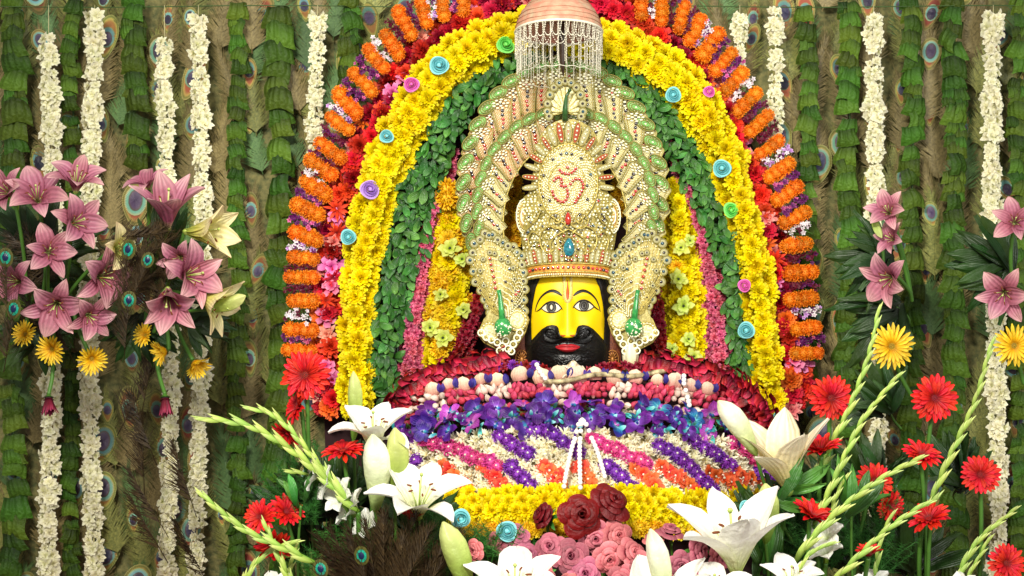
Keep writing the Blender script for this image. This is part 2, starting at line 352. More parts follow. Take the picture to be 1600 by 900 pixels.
mb = MB(); box(mb, (-2.2, -1.15, 0), (2.2, .40, 1.0)); obj('altar_platform', mb.build('altar_platform', plain_mat('red_altar_cloth', '#6c1018', rough=.8), False), kind='structure')
# ------------------------------------------------------------------ peacock feathers on the wall
def wall_feather(matb):
    mb = MB(); n = 64
    for k in range(n):
        t = k/(n-1); y = lerp(-1.1, .62, t)
        for sgn in (-1, 1):
            for rep in (0, 1):
                L = lerp(.5, .30, t)*R.uniform(.8, 1.15); a = radians(lerp(38, 75, t)+R.uniform(-9, 9)); z0 = R.uniform(0, .03)
                cur = R.uniform(-.1, .12); pts = []
                for q in range(4):
                    s = q/3; pts.append(Vector((sgn*(sin(pi/2-a)*L*s*1.0+cur*.2*s), y+sin(a)*L*s+cur*s*s, .03+z0+.03*sin(s*3)-.01*rep)))
                wd = .02
                vs = []
                for q, p in enumerate(pts):
                    wv = wd*(1-.7*q/3); vs += [p+Vector((0, -wv, 0)), p+Vector((0, wv, .006))]
                mb.add(vs, [(0, 2, 3, 1), (2, 4, 5, 3), (4, 6, 7, 5)])
    mb.tube([(0, -1.2, .03), (0, -.3, .05), (0, .4, .05)], [.02, .016, .008], 4)
    return mb.build('vane', matb)
def ell(rx, ry, z, bul, mat, name, y0=.28, pointed=.0, nr=4, ns=20):
    mb = MB()
    def fn(u, v):
        a = 2*pi*u; x = rx*v*sin(a); y = ry*v*cos(a)
        if cos(a) < 0: x *= 1+pointed*cos(a)*.55; y *= 1+.35*pointed
        return Vector((x, y+y0, z+bul*(1-v*v)+.012*sin(9*a)*v))
    mb.patch(fn, ns, nr); return mb.build(name, mat)
VANES = [wall_feather(M_barb), wall_feather(M_barbtan), wall_feather(M_barb), wall_feather(M_barbgr)]
EYS = [(ell(.20, .40, .09, .01, M_rust, 'eye_ring', pointed=.6), ell(.145, .20, .105, .015, M_teal, 'eye_iris', .24), ell(.10, .14, .125, .02, M_eyedk, 'eye_heart', .21)), (ell(.17, .30, .09, .01, M_rust, 'eye_ring', .3, .7), ell(.12, .17, .105, .015, M_teal, 'eye_iris', .34), ell(.095, .12, .125, .02, M_eyedk, 'eye_heart', .30)), (ell(.24, .34, .09, .01, M_rust, 'eye_ring', .3, .5), ell(.19, .25, .105, .015, M_teal, 'eye_iris', .32), ell(.12, .18, .125, .02, M_eyedk, 'eye_heart', .33))]
nf = 0; FC = {}
ordn = lambda i: str(i)+({1: 'st', 2: 'nd', 3: 'rd'}.get(i if i < 20 else i % 10, 'th'))
for cx in range(-20, 1640, 46):
    for ry in range(-30, 960, 88):
        px = cx+R.uniform(-9, 9); py = ry+R.uniform(-30, 30)+(44 if (cx//46) % 2 else 0)
        t = ((px-875)/395)**2+((min(py, 560)-560)/590)**2
        if t < .80 or (abs(px-875) < 330 and py > 100): continue
        if nf >= 290: continue
        nf += 1
        Y = .385+R.uniform(-.02, .01)
        side = 'left of' if px < 875 else 'right of'
        if py < 60 and 600 < px < 1150: side = 'above'
        vm = R.choice(VANES+[VANES[1]]*2); col_ = (cx+20)//46+1; cl = {VANES[1]: 'tan', VANES[3]: 'green'}.get(vm, 'olive'); FC[col_] = FC.get(col_, 0)+1
        f = thing('peacock_feather', P(px, py, Y), '%s peacock feather on the wall, %s downwards in the %s feather row from the left' % (cl, ordn(FC[col_]), ordn(col_)), 'feather', 'peacock feathers on the wall %s the arch' % side)
        s = 68*U(Y)*R.uniform(.85, 1.2); M = along_y(P(px, py, Y), (R.uniform(-.35, .35), 0, 1), jit(FRONT, .12), s)
        obj('vane', vm, f, M)
        if R.random() < .8:
            sh = Matrix.Scale(R.uniform(.7, 1.3), 4) @ Matrix.Rotation(R.uniform(-.25, .25), 4, 'Z')
            q3 = R.choice(EYS); e = obj('eye_ring', q3[0], f, M @ sh); obj('eye_iris', q3[1], e, M @ sh); obj('eye_heart', q3[2], e, M @ sh)
# ------------------------------------------------------------------ leaf garlands
def fold_leaf():
    mb = MB(); ph = R.uniform(0, 6); sk = R.uniform(-.15, .15)
    def fn(u, v):
        s = 2*u-1; x = s*(.44+.12*v+.03*sin(ph+5*v)); y = .36-v*.84+.05*cos(ph+s*3)-.07*s*s+sk*s*.5
        z = .20*(1-s*s)+.025*cos(s*7+ph)*(.3+v*.7)+.16*sin(v*pi*.9)-.10*exp(-(s/.07)**2)+.02*sin(ph*2+v*5+s*3)
        return Vector((x, y, z))
    mb.patch(fn, 10, 6); return mb.build('leaf', M_betel)
FOLD = [fold_leaf() for _ in range(7)]
def leaf_garland(x, y0, y1, w, label, Y=.33):
    w *= .88
    g = thing('leaf_garland', P(x, y1, Y), label, 'garland', 'hanging garlands of folded green leaves'); k = U(Y); y = y0; i = 0
    mb = MB(); mb.tube([P(x+3*sin(q), lerp(y0-6, y1, q/8), Y+.02) for q in range(9)], .004, 5); obj('thread', mb.build('thread', M_dstem), g)
    ph = R.uniform(0, 6)
    while y < y1:
        big = R.random() < .82; s = w*(R.uniform(.85, 1.15) if big else R.uniform(.55, .7)); n = 1 if big else 2
        for q in range(n):
            px = x+(0 if big else (q-.5)*w*.42)+R.uniform(-3, 3)+3*sin(y/50+ph); yy = y+R.uniform(-2, 2)
            obj('leaf', R.choice(FOLD), g, along_y(P(px, yy, Y-.01-R.uniform(0, .02)), (R.uniform(-.3, .3), R.uniform(-.35, .05), 1), jit(FRONT, .5), s*k))
        y += s*((.60 if R.random() < .88 else .95) if big else .5); i += 1
    return g
leaf_garland(212, -5, 265, 40, 'folded green leaf garland hanging at the left edge above the pink lilies')
leaf_garland(371, 15, 900, 31, 'narrow dark green leaf garland hanging just right of the long cream flower string at left')
leaf_garland(437, 25, 900, 44, 'wide green leaf garland hanging beside the orange left rim of the flower arch')
leaf_garland(545, -5, 135, 36, 'short green leaf garland hanging above the left shoulder of the arch')
leaf_garland(1262, 20, 620, 34, 'green leaf garland hanging close beside the orange right rim of the arch')
leaf_garland(1325, 10, 680, 36, 'green leaf garland hanging just left of the long cream flower string at right')
leaf_garland(1424, 0, 900, 36, 'green leaf garland hanging just right of the long cream flower string at right')
leaf_garland(1490, 0, 900, 40, 'green leaf garland hanging left of the rightmost cream flower string')
leaf_garland(1592, 0, 900, 36, 'green leaf garland hanging at the far right edge')
leaf_garland(22, 0, 900, 44, 'green leaf garland hanging at the far left edge')
leaf_garland(112, 10, 900, 30, 'green leaf garland hanging between the two leftmost cream flower strings')
# ------------------------------------------------------------------ cream flower strings
def blossom(mat, n=4):
    out = []
    for _ in range(n):
        mb = MB()
        for k in range(9):
            petal(mb, RZ(2*pi*k/9+R.uniform(-.3, .3)) @ Matrix.Translation((0, .05, 0)), R.uniform(.7, 1.05), R.uniform(.24, .36), radians(R.uniform(-10, 55)), radians(R.uniform(-40, 20)), cup=R.uniform(-.4, .6), ruf=.06, nu=2, nv=3, shape=OVAL)
        for k in range(5):
            petal(mb, RZ(2*pi*k/5+R.uniform(-.3, .3)), R.uniform(.45, .6), .2, radians(R.uniform(55, 80)), radians(R.uniform(10, 60)), cup=.5, nu=2, nv=2)
        out.append(mb.build('blossom', mat))
    return out
BLO = blossom(M_cream)
def flower_string(x, y0, y1, w, label, Y=.27, sway=5):
    g = thing('cream_flower_string', P(x, y0, Y), label, 'garland', 'hanging strings of cream blossoms'); k = U(Y); ph = R.uniform(0, 6)
    cx = lambda y: x+sway*sin((y-y0)/170+ph)-sway*sin(ph)
    mb = MB(); mb.tube([P(cx(lerp(y0, y1, q/12)), lerp(y0, y1, q/12), Y) for q in range(13)]+[], .0035, 5); mb.tube([P(x, 8, Y+.02), P(x, y0, Y)], .0015, 4); obj('thread', mb.build('thread', M_string), g)
    y = y0; gap = 0; wob = R.uniform(0, 6)
    step = 12.5
    while y < y1:
        ww = w*(1+.14*sin(y/9.+wob)+.08*sin(y/23.)); a0 = R.uniform(0, 6)
        for q in range(3):
            a = a0+2.1*q; dx = cos(a)*ww*.27; dy = -abs(sin(a))*ww*.25*k
            obj('blossom', R.choice(BLO), g, face(P(cx(y)+dx, y+R.uniform(-3, 3), Y)+Vector((0, dy, 0)), (dx/ww*3.2, -1, R.uniform(-.35, .35)), ww*.33*k*R.uniform(.85, 1.2)))
        y += step*(1.35 if R.random() < .08 else 1)
    return g
flower_string(257, 68, 900, 30, 'cream flower string nearest the left edge inside the peacock feathers, passing behind the pink lilies')
flower_string(310, 32, 900, 30, 'long cream flower string left of the narrow leaf garland, behind the pink lilies')
flower_string(496, 30, 250, 27, 'short cream flower string ending at the left rim of the flower arch')
flower_string(1156, 26, 150, 25, 'shortest cream flower string, touching the upper right rim of the arch')
flower_string(1211, 18, 240, 27, 'cream flower string ending on the orange right rim of the arch')
flower_string(1365, 30, 900, 31, 'long cream flower string hanging at right beside the pink lilies', sway=4)
flower_string(76, 62, 900, 33, 'leftmost cream flower string near the photo edge')
flower_string(148, 26, 900, 33, 'second cream flower string from the left edge')
flower_string(1552, 28, 900, 33, 'rightmost cream flower string near the photo edge')
# wire the strings hang from
mb = MB(); mb.tube([P(x, 10+1.5*sin(x/90), .30) for x in range(-60, 1700, 60)], .0018, 5)
obj('hanging_wire', mb.build('hanging_wire', M_dstem), label='thin dark wire stretched along the top of the backdrop', cat='wire')
# ------------------------------------------------------------------ arch bands
ARCH_O = [(535, 760), (530, 600), (534, 500), (540, 400), (563, 300), (588, 230), (635, 155), (690, 80), (740, 48), (800, 28), (880, 15), (960, 40), (1010, 60), (1075, 100), (1110, 140), (1140, 200), (1170, 280), (1190, 360), (1205, 440), (1216, 520), (1220, 600), (1225, 680), (1225, 760)]
mb = MB(); pts = [(x-(25 if x < 880 else -25), y) for x, y in ARCH_O]
n = len(pts); vs = [P(x, y, .32) for x, y in pts]+[P(x, y, .36) for x, y in pts]
mb.add(vs, [tuple(range(n)), tuple(range(2*n-1, n-1, -1))]+[(i, i+n, (i+1) % n+n, (i+1) % n) for i in range(n)])
obj('arch_board', mb.build('arch_board', M_dark, False), label='dark maroon cloth covered board behind the flower arch', cat='board')
def band(t, path, Y, pool, sp, r, bulge=.03, tilt=.35, js=.25, name='flower', cap=300, across=None, rows=1.):
    k = U(Y); lst = []
    for (q, tan, d) in walk(path, sp*rows):
        x, y, wd = q; n = max(1, round((wd-r)/sp)+1) if across is None else across
        for i in range(n):
            f = 0 if n == 1 else (2*i/(n-1)-1)
            off = f*(wd/2-r*.75)
            px = x-tan[1]*off+R.uniform(-js, js)*sp; py = y+tan[0]*off+R.uniform(-js, js)*sp
            nn = Vector((-tan[1]*f*tilt, -1, -tan[0]*f*tilt+.08))
            lst.append((px, py, nn, f))
    if len(lst) > cap:
        R.shuffle(lst); lst = lst[:cap]
    for px, py, nn, f in lst:
        obj(name, R.choice(pool(px, py, f)), t, face(P(px, py, Y-bulge*(1-f*f)-R.uniform(0, .01)), jit(nn, .3), r*k*R.uniform(.88, 1.16)))
    return len(lst)
YR = [(18, .12, .9, .15, 2, 5), (16, .1, .84, .16, 22, 26), (14, .08, .74, .15, 42, 42), (12, .06, .62, .15, 62, 58), (8, .02, .54, .14, 82, 76)]
PY = pom(M_yellow, YR, n=6, ruf=.07); PG = pompon(M_gold, 3, 150, .38, .10)+pom(M_gold, FINE, n=2, ruf=.05); PO = pompon(M_orange, 4, 170, .28, .075)
YB = [(556, 640, 55), (556, 600, 55), (555, 500, 48), (566, 400, 60), (585, 310, 65), (610, 240, 72), (634, 195, 70), (665, 145, 74), (702, 100, 76), (742, 74, 72), (800, 54, 70), (880, 42, 68), (960, 70, 68), (1008, 92, 76), (1060, 128, 76), (1100, 178, 72), (1125, 220, 60), (1147, 280, 54), (1165, 350, 52), (1177, 400, 52), (1190, 500, 54), (1194, 580, 52), (1206, 630, 38), (1212, 665, 18)]
t = thing('yellow_flower_band', P(556, 640, .16), 'broad yellow chrysanthemum band running all round the arch between red flowers and green leaves', 'flower band')
print('yellow', band(t, YB, .16, lambda x, y, f: PY, 19.5, 16.5, rows=.98, bulge=.045))
mb = MB()
for a, b in (('yellow_padding', YB),):
    pts = walk(b, 14); 
    def fn(u, v): 
        i = min(len(pts)-1, int(round(v*(len(pts)-1)))); (x, y, wd), tan, d = pts[i]; s = 2*u-1
        return P(x-tan[1]*s*wd*.42, y+tan[0]*s*wd*.42, .165+.02*s*s)
    mb.patch(fn, 4, len(pts)-1)
obj('padding', mb.build('padding', M_yellow), t)
# green leaf bands
def leaf_mesh(mat, n=5, W=.27, name='leaf', fold=.25):
    out = []
    for _ in range(n):
        mb = MB(); sd = R.uniform(-.15, .15)
        petal(mb, Matrix.Identity(4), 1, W*R.uniform(.85, 1.15), radians(R.uniform(5, 30)), radians(R.uniform(-45, 0)), cup=fold*R.uniform(.3, 1.5), ruf=.05, nu=4, nv=6, shape=OVAL if R.random() < .6 else LANCE, side=sd)
        out.append(mb.build(name, mat))
    return out
LV = leaf_mesh(M_leaf, 6, .24)
def leafband(t, path, Y, sp, L, cap=300):
    pts = walk(path, 14); mb = MB(); mb.patch(lambda u, v: (lambda q: P(q[0][0]-q[1][1]*(2*u-1)*q[0][2]*.42, q[0][1]+q[1][0]*(2*u-1)*q[0][2]*.42, Y+.004))(pts[min(len(pts)-1, int(round(v*(len(pts)-1))))]), 4, len(pts)-1); obj('padding', mb.build('padding', M_dleaf), t)
    k = U(Y); lst = []
    for (q, tan, d) in walk(path, sp):
        x, y, wd = q; n = max(1, round(wd/(sp*1.05)))
        for i in range(n):
            f = (2*(i+.5)/n-1); lst.append((x-tan[1]*f*wd*.46+R.uniform(-4, 4), y+tan[0]*f*wd*.46+R.uniform(-4, 4), f, tan))
    R.shuffle(lst)
    for px, py, f, tan in lst[:cap]:
        dn = tan if tan[1] > 0 else (-tan[0], -tan[1]); a = R.gauss(0, 1.0)
        dx = dn[0]*cos(a)-dn[1]*sin(a); dz = -(dn[0]*sin(a)+dn[1]*cos(a))
        obj('leaf', R.choice(LV), t, along_y(P(px-dx*L*.4, py+dz*L*.4, Y-.035*(1-f*f)-R.uniform(0, .025)), (dx, R.uniform(-.25, .2), dz), jit((f*.3, -1, .1), .5), L*k*R.uniform(.75, 1.25)))
    rest = MB()
    for px, py, f, tan in lst[cap:]+[R.choice(lst) for _ in range(260)]:
        M = along_y(P(px+R.uniform(-7, 7), py+R.uniform(-7, 7), Y-.01-.03*(1-f*f)-R.uniform(0, .02)), (R.gauss(0, .6), R.uniform(-.25, .2), -1), jit((f*.3, -1, .1), .6), L*k*R.uniform(.55, 1.0)); petal(rest, M, 1, .26, radians(R.uniform(5, 30)), radians(R.uniform(-45, 0)), cup=.4, nu=2, nv=4)
    obj('small_leaves', rest.build('small_leaves', M_leaf), t, kind='stuff')
GL = [(605, 640, 44), (603, 600, 46), (602, 540, 50), (612, 480, 52), (625, 420, 62), (640, 350, 64), (660, 285, 66), (682, 222, 64), (708, 172, 58), (742, 132, 52), (790, 104, 40), (850, 90, 34)]
GR = [(930, 92, 34), (962, 102, 38), (992, 122, 46), (1026, 155, 54), (1054, 205, 56), (1082, 262, 52), (1106, 312, 46), (1124, 360, 44), (1138, 410, 38), (1147, 460, 28), (1151, 510, 24), (1155, 560, 24), (1158, 600, 18)]
t = thing('green_leaf_band', P(605, 640, .19), 'left half of the green leaf band inside the yellow arch', 'leaf band', 'green leaf bands of the arch'); leafband(t, GL, .19, 11.2, 22)
t = thing('green_leaf_band', P(1158, 600, .19), 'right half of the green leaf band inside the yellow arch', 'leaf band', 'green leaf bands of the arch'); leafband(t, GR, .19, 10.5, 21)
# pink bands
PINKR = [(7, .05, .95, .26, 8, 0), (6, .05, .8, .24, 35, 20), (4, .02, .6, .2, 65, 50)]
PP = pom(M_pinkband, PINKR, n=5, shape=LANCE, ruf=.08)
PM = pom(M_darkred, PINKR, n=4, shape=LANCE, ruf=.08)
t = thing('pink_flower_band', P(644, 590, .19), 'dusty pink petal band left of the idol between leaves and golden marigolds', 'flower band', 'dusty pink bands inside the arch')
band(t, [(646, 620, 50), (644, 580, 48), (640, 540, 42), (650, 480, 40), (660, 420, 38), (668, 360, 34), (686, 312, 28), (700, 270, 22), (712, 236, 14)], .20, lambda x, y, f: PP, 10, 9.5)
t = thing('pink_flower_band', P(1125, 560, .19), 'dusty pink petal band right of the idol between yellow flowers and leaves', 'flower band', 'dusty pink bands inside the arch')
band(t, [(1046, 226, 12), (1056, 255, 18), (1070, 286, 24), (1084, 330, 30), (1100, 380, 33), (1113, 440, 38), (1121, 500, 43), (1124, 560, 43), (1128, 600, 36)], .20, lambda x, y, f: PP, 10, 9.5)
for lab, pth, side in (('maroon flower band falling behind the left peacock ornament', [(752, 455, 20), (742, 490, 26), (728, 530, 30), (706, 575, 30)], 0), ('maroon flower band falling behind the right peacock ornament', [(1024, 455, 18), (1028, 500, 26), (1030, 540, 26), (1040, 570, 26)], 1)):
    t = thing('maroon_flower_band', P(pth[-1][0], pth[-1][1], .16), lab, 'flower band', 'maroon bands inside the arch')
    band(t, pth, .17, lambda x, y, f: PM, 10, 9.5)
# inner yellow panels
STARG = []
M_lime = petal_mat('lime_petals', [(0, '#7c9c18'), (.4, '#ccdc50'), (1, '#ecf490')], hv=.01, vv=.15, pv=.2, tr=.3)
M_ctr = plain_mat('dark_flower_centre', '#28300c', rough=.7, nscale=20)
LIME = pom(M_lime, [(6, .06, .95, .36, 14, -15), (5, .05, .6, .3, 40, 20)], n=3, shape=OVAL, ruf=.12, centre=(.14, .05, M_ctr))
t = thing('golden_marigold_curtain', P(690, 580, .2), 'golden marigold panel between the pink band and the left peacock ornament', 'flower panel')
band(t, [(700, 292, 20), (700, 330, 30), (700, 362, 44), (704, 420, 62), (702, 480, 68), (690, 520, 62), (684, 575, 50)], .20, lambda x, y, f: PG if R.random() < .5 else PY, 18, 17, rows=.9)
band(t, [(800, 285, 26), (797, 330, 30), (797, 380, 30)], .20, lambda x, y, f: PG, 18, 16)
for x, y, s in ((703, 388, 18), (722, 405, 14), (672, 512, 15), (692, 528, 16), (724, 484, 13), (688, 460, 12)): obj('lime_flower', R.choice(LIME), t, face(P(x, y, .13), jit(FRONT, .25), s*U(.13)))
t = thing('yellow_flower_curtain', P(1070, 570, .2), 'bright yellow flower panel between the right peacock ornament and the pink band', 'flower panel')
band(t, [(1058, 290, 30), (1060, 340, 50), (1064, 400, 56), (1067, 450, 66), (1068, 500, 70), (1069, 560, 66)], .20, lambda x, y, f: PY if R.random() < .9 else PG, 17, 15, rows=.9)
band(t, [(968, 290, 22), (966, 340, 26)], .20, lambda x, y, f: PG, 18, 16)
for x, y, s in ((1064, 387, 14), (1078, 376, 11), (1060, 436, 16), (1068, 478, 17), (1076, 530, 13), (1084, 557, 15), (1050, 545, 11)): obj('lime_flower', R.choice(LIME), t, face(P(x, y, .13), jit(FRONT, .25), s*U(.13)))
# red mixed band
PR = pom(M_red, POMR, n=4, ruf=.09); PV = pom(M_vermil, POMR, n=3, ruf=.09); PD = pom(M_darkred, POMR, n=3, ruf=.09)
PS = pom(M_salmon, [(8, .08, .95, .24, 10, 0), (7, .06, .75, .22, 40, 25), (4, .03, .5, .18, 70, 50)], n=3, shape=LANCE, ruf=.06)
PK = pom(M_pinkfl, [(6, .06, .95, .32, 10, 0), (5, .04, .6, .26, 50, 25)], n=3, ruf=.05)
LONGV = pom(M_vermil, [(9, .05, 1.15, .16, 15, 0), (7, .05, .9, .15, 45, 20)], n=3, shape=LANCE, ruf=.06)
def redpool(x, y, f):
    q = R.random()
    top = y < 90
    if top: return PR if q < .45 else PD if q < .72 else PV if q < .82 else PS if q < .92 else PK
    return PR if q < .24 else PV if q < .46 else PD if q < .62 else LONGV if q < .76 else PS if q < .89 else PK
RBL = [(515, 640, 50), (513, 600, 50), (511, 520, 46), (515, 450, 50), (520, 400, 50), (526, 340, 50), (540, 288, 52), (562, 238, 54), (588, 192, 56), (615, 148, 56), (640, 105, 56), (675, 62, 56), (722, 34, 56), (780, 10, 56), (880, -18, 60)]
RBR = [(880, -18, 60), (960, 14, 54), (1002, 36, 50), (1045, 72, 50), (1088, 98, 48), (1116, 135, 46), (1138, 182, 44), (1157, 226, 44), (1177, 285, 44), (1195, 340, 46), (1208, 400, 46), (1220, 450, 46), (1230, 520, 42), (1236, 560, 46), (1241, 600, 50), (1240, 650, 44)]
for lab, pth in (('left half of the mixed red, orange and pink flower band around the arch', RBL), ('right half of the mixed red, orange and pink flower band around the arch', RBR)):
    t = thing('red_flower_band', P(pth[0][0], max(pth[0][1], 20), .23), lab, 'flower band', 'mixed red flower bands of the arch')
    print('red', band(t, pth, .24, redpool, 17.5, 16.5, js=.4))
# orange marigold stubs and sprigs between
OST = [(467, 548), (470, 516), (472, 470), (472, 433), (474, 403), (479, 369), (481, 328), (493, 294), (503, 262), (515, 235), (530, 193), (543, 162), (568, 130), (587, 92), (612, 70), (633, 37), (662, 20), (692, 8), (722, -2), (1003, 5), (1034, 15), (1066, 26), (1087, 47), (1110, 70), (1130, 97), (1147, 127), (1167, 160), (1187, 193), (1203, 230), (1217, 267), (1229, 303), (1242, 340), (1245, 383), (1252, 426), (1252, 467), (1260, 513), (1261, 552)]
def sprig(mats, n=3):
    out = []
    for _ in range(n):
        mb = MB()
        for k in range(30):
            c = Vector((R.gauss(0, .17), R.uniform(-.9, .9), R.uniform(0, .35)))
            M = Matrix.Translation(c) @ Matrix.Rotation(R.uniform(-.7, .7), 4, 'X') @ Matrix.Rotation(R.uniform(-.7, .7), 4, 'Y')
            mi = R.choice([0, 0, 1, 2]); s = R.uniform(.13, .22); rr = R.random()
            for q in range(5): petal(mb, M @ RZ(q*2*pi/5), s, s*.4, .5, .1, nu=2, nv=2, mat=mi, r=rr)
        return_ = mb
        for k in range(10):
            y = R.uniform(-.9, .6); mb.tube([(R.uniform(-.1, .1), y, 0), (R.gauss(0, .35), y+.4, .3)], .02, 3, 3)
        out.append(mb.build('sprig', mats))
    return out
M_lilac = foam('lilac_floret', '#9c58b0', '#e0b8e8'); M_wfl = foam('white_floret', '#c8a8b8', '#ffffff'); M_dviolet = foam('deep_violet_floret', '#3c0c40', '#7c1c70'); M_burg = foam('burgundy_floret', '#3c0818', '#7c1438')
SPR = {'purple': sprig([M_dviolet, M_dviolet, M_pinkfl, M_dstem]), 'white and lilac': sprig([M_wfl, M_lilac, M_dviolet, M_stem]), 'white and green': sprig([M_wfl, M_burg, M_wfl, M_stem]), 'burgundy': sprig([M_burg, M_dviolet, M_burg, M_dstem])}
ordn = lambda i: str(i)+({1: 'st', 2: 'nd', 3: 'rd'}.get(i if i < 20 else i % 10, 'th'))
cxx, cyy = 868, 420
for i, (x, y) in enumerate(OST):
    left = x < 868; nb = OST[i+1] if i+1 < len(OST) and (OST[i+1][0] < 868) == left else (x, y); pv = OST[i-1] if i > 0 and (OST[i-1][0] < 868) == left else (x, y)
    tx, ty = nb[0]-pv[0], nb[1]-pv[1]; l = math.hypot(tx, ty); tx /= l; ty /= l
    nx, ny = ty, -tx
    if nx*(x-cxx)+ny*(y-cyy) < 0: nx, ny = -nx, -ny
    # bundles lean upwards from the band
    a = .28*(1 if left else -1)*(0 if y > 380 else 1); nx, ny = nx*cos(a)-ny*sin(a), nx*sin(a)+ny*cos(a)
    no = i+1 if left else len(OST)-i; side = 'left' if left else 'right'
    Y = .2; k = U(Y); cnt = 4; ln = R.uniform(.9, 1.1)*(46 if y < 300 else 42)
    t = thing('marigold_bundle', P(x-nx*ln/2, y-ny*ln/2, Y), 'orange marigold bundle on the outer arch rim, %s up from the %s foot' % (ordn(no), side), 'flower bundle', 'orange marigold bundles on the rim of the arch')
    wb = R.uniform(.9, 1.12)
    for q in range(cnt):
        f = (q/(cnt-1)-.5)*.78
        obj('flower', R.choice(PO), t, face(P(x+nx*ln*f+ty*R.uniform(-2, 2), y+ny*ln*f, Y-.01), jit(FRONT, .3), 12.6*wb*k*R.uniform(.92, 1.12)))
    if nb != (x, y):
        mx, my = (x+nb[0])/2+nx*5, (y+nb[1])/2+ny*5; kd = ('purple', 'white and lilac', 'burgundy', 'white and green')[(i*7+i//3) % 4]
        mm = along_y(P(mx, my, Y-.004), (nx, 0, -ny), jit(FRONT, .2), 25*k)
        obj('statice_sprig', R.choice(SPR[kd]), None, mm, label='%s sprig between the %s and %s orange bundles up the %s side' % (kd, ordn(no), ordn(no+1 if left else no-1), side), cat='flower sprig', group='statice sprigs between the orange bundles')
# folded foam roses
FR = {k: ribbon_rose_mesh(m) for k, m in (('teal', M_fteal), ('green', M_fgreen), ('purple', M_fpurp), ('pink', M_fpink))}
for x, y, s, c, lab in ((790, 70, 14, 'green', 'lime green ribbon rose on the yellow band left of the silver umbrella'), (686, 102, 15, 'teal', 'pale blue ribbon rose on the upper left of the yellow band'), (643, 132, 12, 'pink', 'pink ribbon rose where the red and yellow bands meet at upper left'), (604, 213, 11, 'teal', 'small pale blue ribbon rose on the outer edge of the yellow band at left'), (578, 296, 15, 'purple', 'lilac ribbon rose on the left side of the yellow band'), (544, 370, 12, 'teal', 'pale blue ribbon rose at the yellow band edge beside orange bundles, left side'),
    (1052, 148, 12, 'teal', 'pale blue ribbon rose on the inner edge of the yellow band at upper right'), (1128, 263, 14, 'teal', 'pale blue ribbon rose on the right side of the yellow band'), (1142, 328, 12, 'green', 'lime green ribbon rose on the inner right edge of the yellow band'), (1108, 143, 9, 'pink', 'small pink ribbon rose on the outer right edge of the yellow band'), (1163, 446, 10, 'pink', 'pink ribbon rose low on the right inner edge of the yellow band'), (1166, 516, 13, 'teal', 'grey blue ribbon rose lowest on the right inner edge of the yellow band'), (1219, 655, 12, 'teal', 'teal ribbon rose behind the cream lily at right')):
    obj('ribbon_rose', FR[c], None, face(P(x, y, .09), jit(FRONT, .25), s*U(.09)), label=lab, cat='ribbon rose', group='ribbon roses')
# ------------------------------------------------------------------ idol head
M_skin = plain_mat('yellow_face_paint', '#f8d000', rough=.42, noise=.08, nscale=5, bump=.03, spec=.4)
M_black = plain_mat('black_beard', '#0e0c0b', rough=.34, nscale=150, bump=.5, h2='#040404', dist=.002, spec=.55)
M_hair = plain_mat('black_hair', '#1c120e', rough=.5, nscale=80, bump=.5, h2='#080605')
M_eyew = plain_mat('eye_white', '#f4ecc8', rough=.3, noise=.03, spec=.5)
M_iris = plain_mat('grey_iris', '#6c6860', rough=.25, nscale=200, h2='#4c4840')
M_ink = plain_mat('black_paint', '#181008', rough=.5, noise=.1)
M_lip = plain_mat('red_lips', '#b8242c', rough=.35, noise=.2, nscale=60)
M_tila = plain_mat('cream_beading', '#f0e090', rough=.4, nscale=300, h2='#c0a040', bump=.8)
M_tilr = plain_mat('saffron_mark', '#c85018', rough=.5)
HX, HY0, HB = 887, 500, .015
def F(x, y):
    ax = abs(x); e = max(0., 1-(x/69.)**2)
    b = 62*e**.5*max(0., 1-((y+8)/128.)**2)**.5
    t = (y+52)/79.
    if -.25 < t:
        if t <= 1:
            tt = max(0, t); wd = 5+9*tt; h = 3+17*tt**1.2; h *= min(1, (t+.25)/.4)
        else:
            wd = 14; h = 20*max(0, 1-(t-1)/.09)
        b += h*exp(-(x/wd)**2*1.1)
    b += 7*exp(-((ax-12)/5)**2-((y-21)/6)**2)
    b -= 4.5*exp(-((ax-25)/15)**2-((y+19)/9)**2); b += 2.5*exp(-((ax-25)/10)**2-((y+19)/8)**2)
    b += 3*exp(-((ax-26)/16)**2-((y+40)/7)**2)+4*exp(-((ax-33)/14)**2-((y-8)/16)**2)
    b += 5*exp(-(x/19)**2-((y-43)/8)**2)+6*exp(-(x/22)**2-((y-66)/12)**2)-2*exp(-(x/14)**2-((y-54)/3)**2)
    return b
def HP(x, y, off=0.): return P(HX+x, HY0+y, HB-(F(x, y)+off)*U(HB))
head = thing('idol', P(HX, HY0+80, HB), 'yellow faced idol with black beard, curled moustache and open eyes', 'idol')
mb = MB(); mb.patch(lambda u, v: HP(68.9*sin((u-.5)*pi*.999), -92+174*v), 72, 90); obj('face', mb.build('face', M_skin), head)
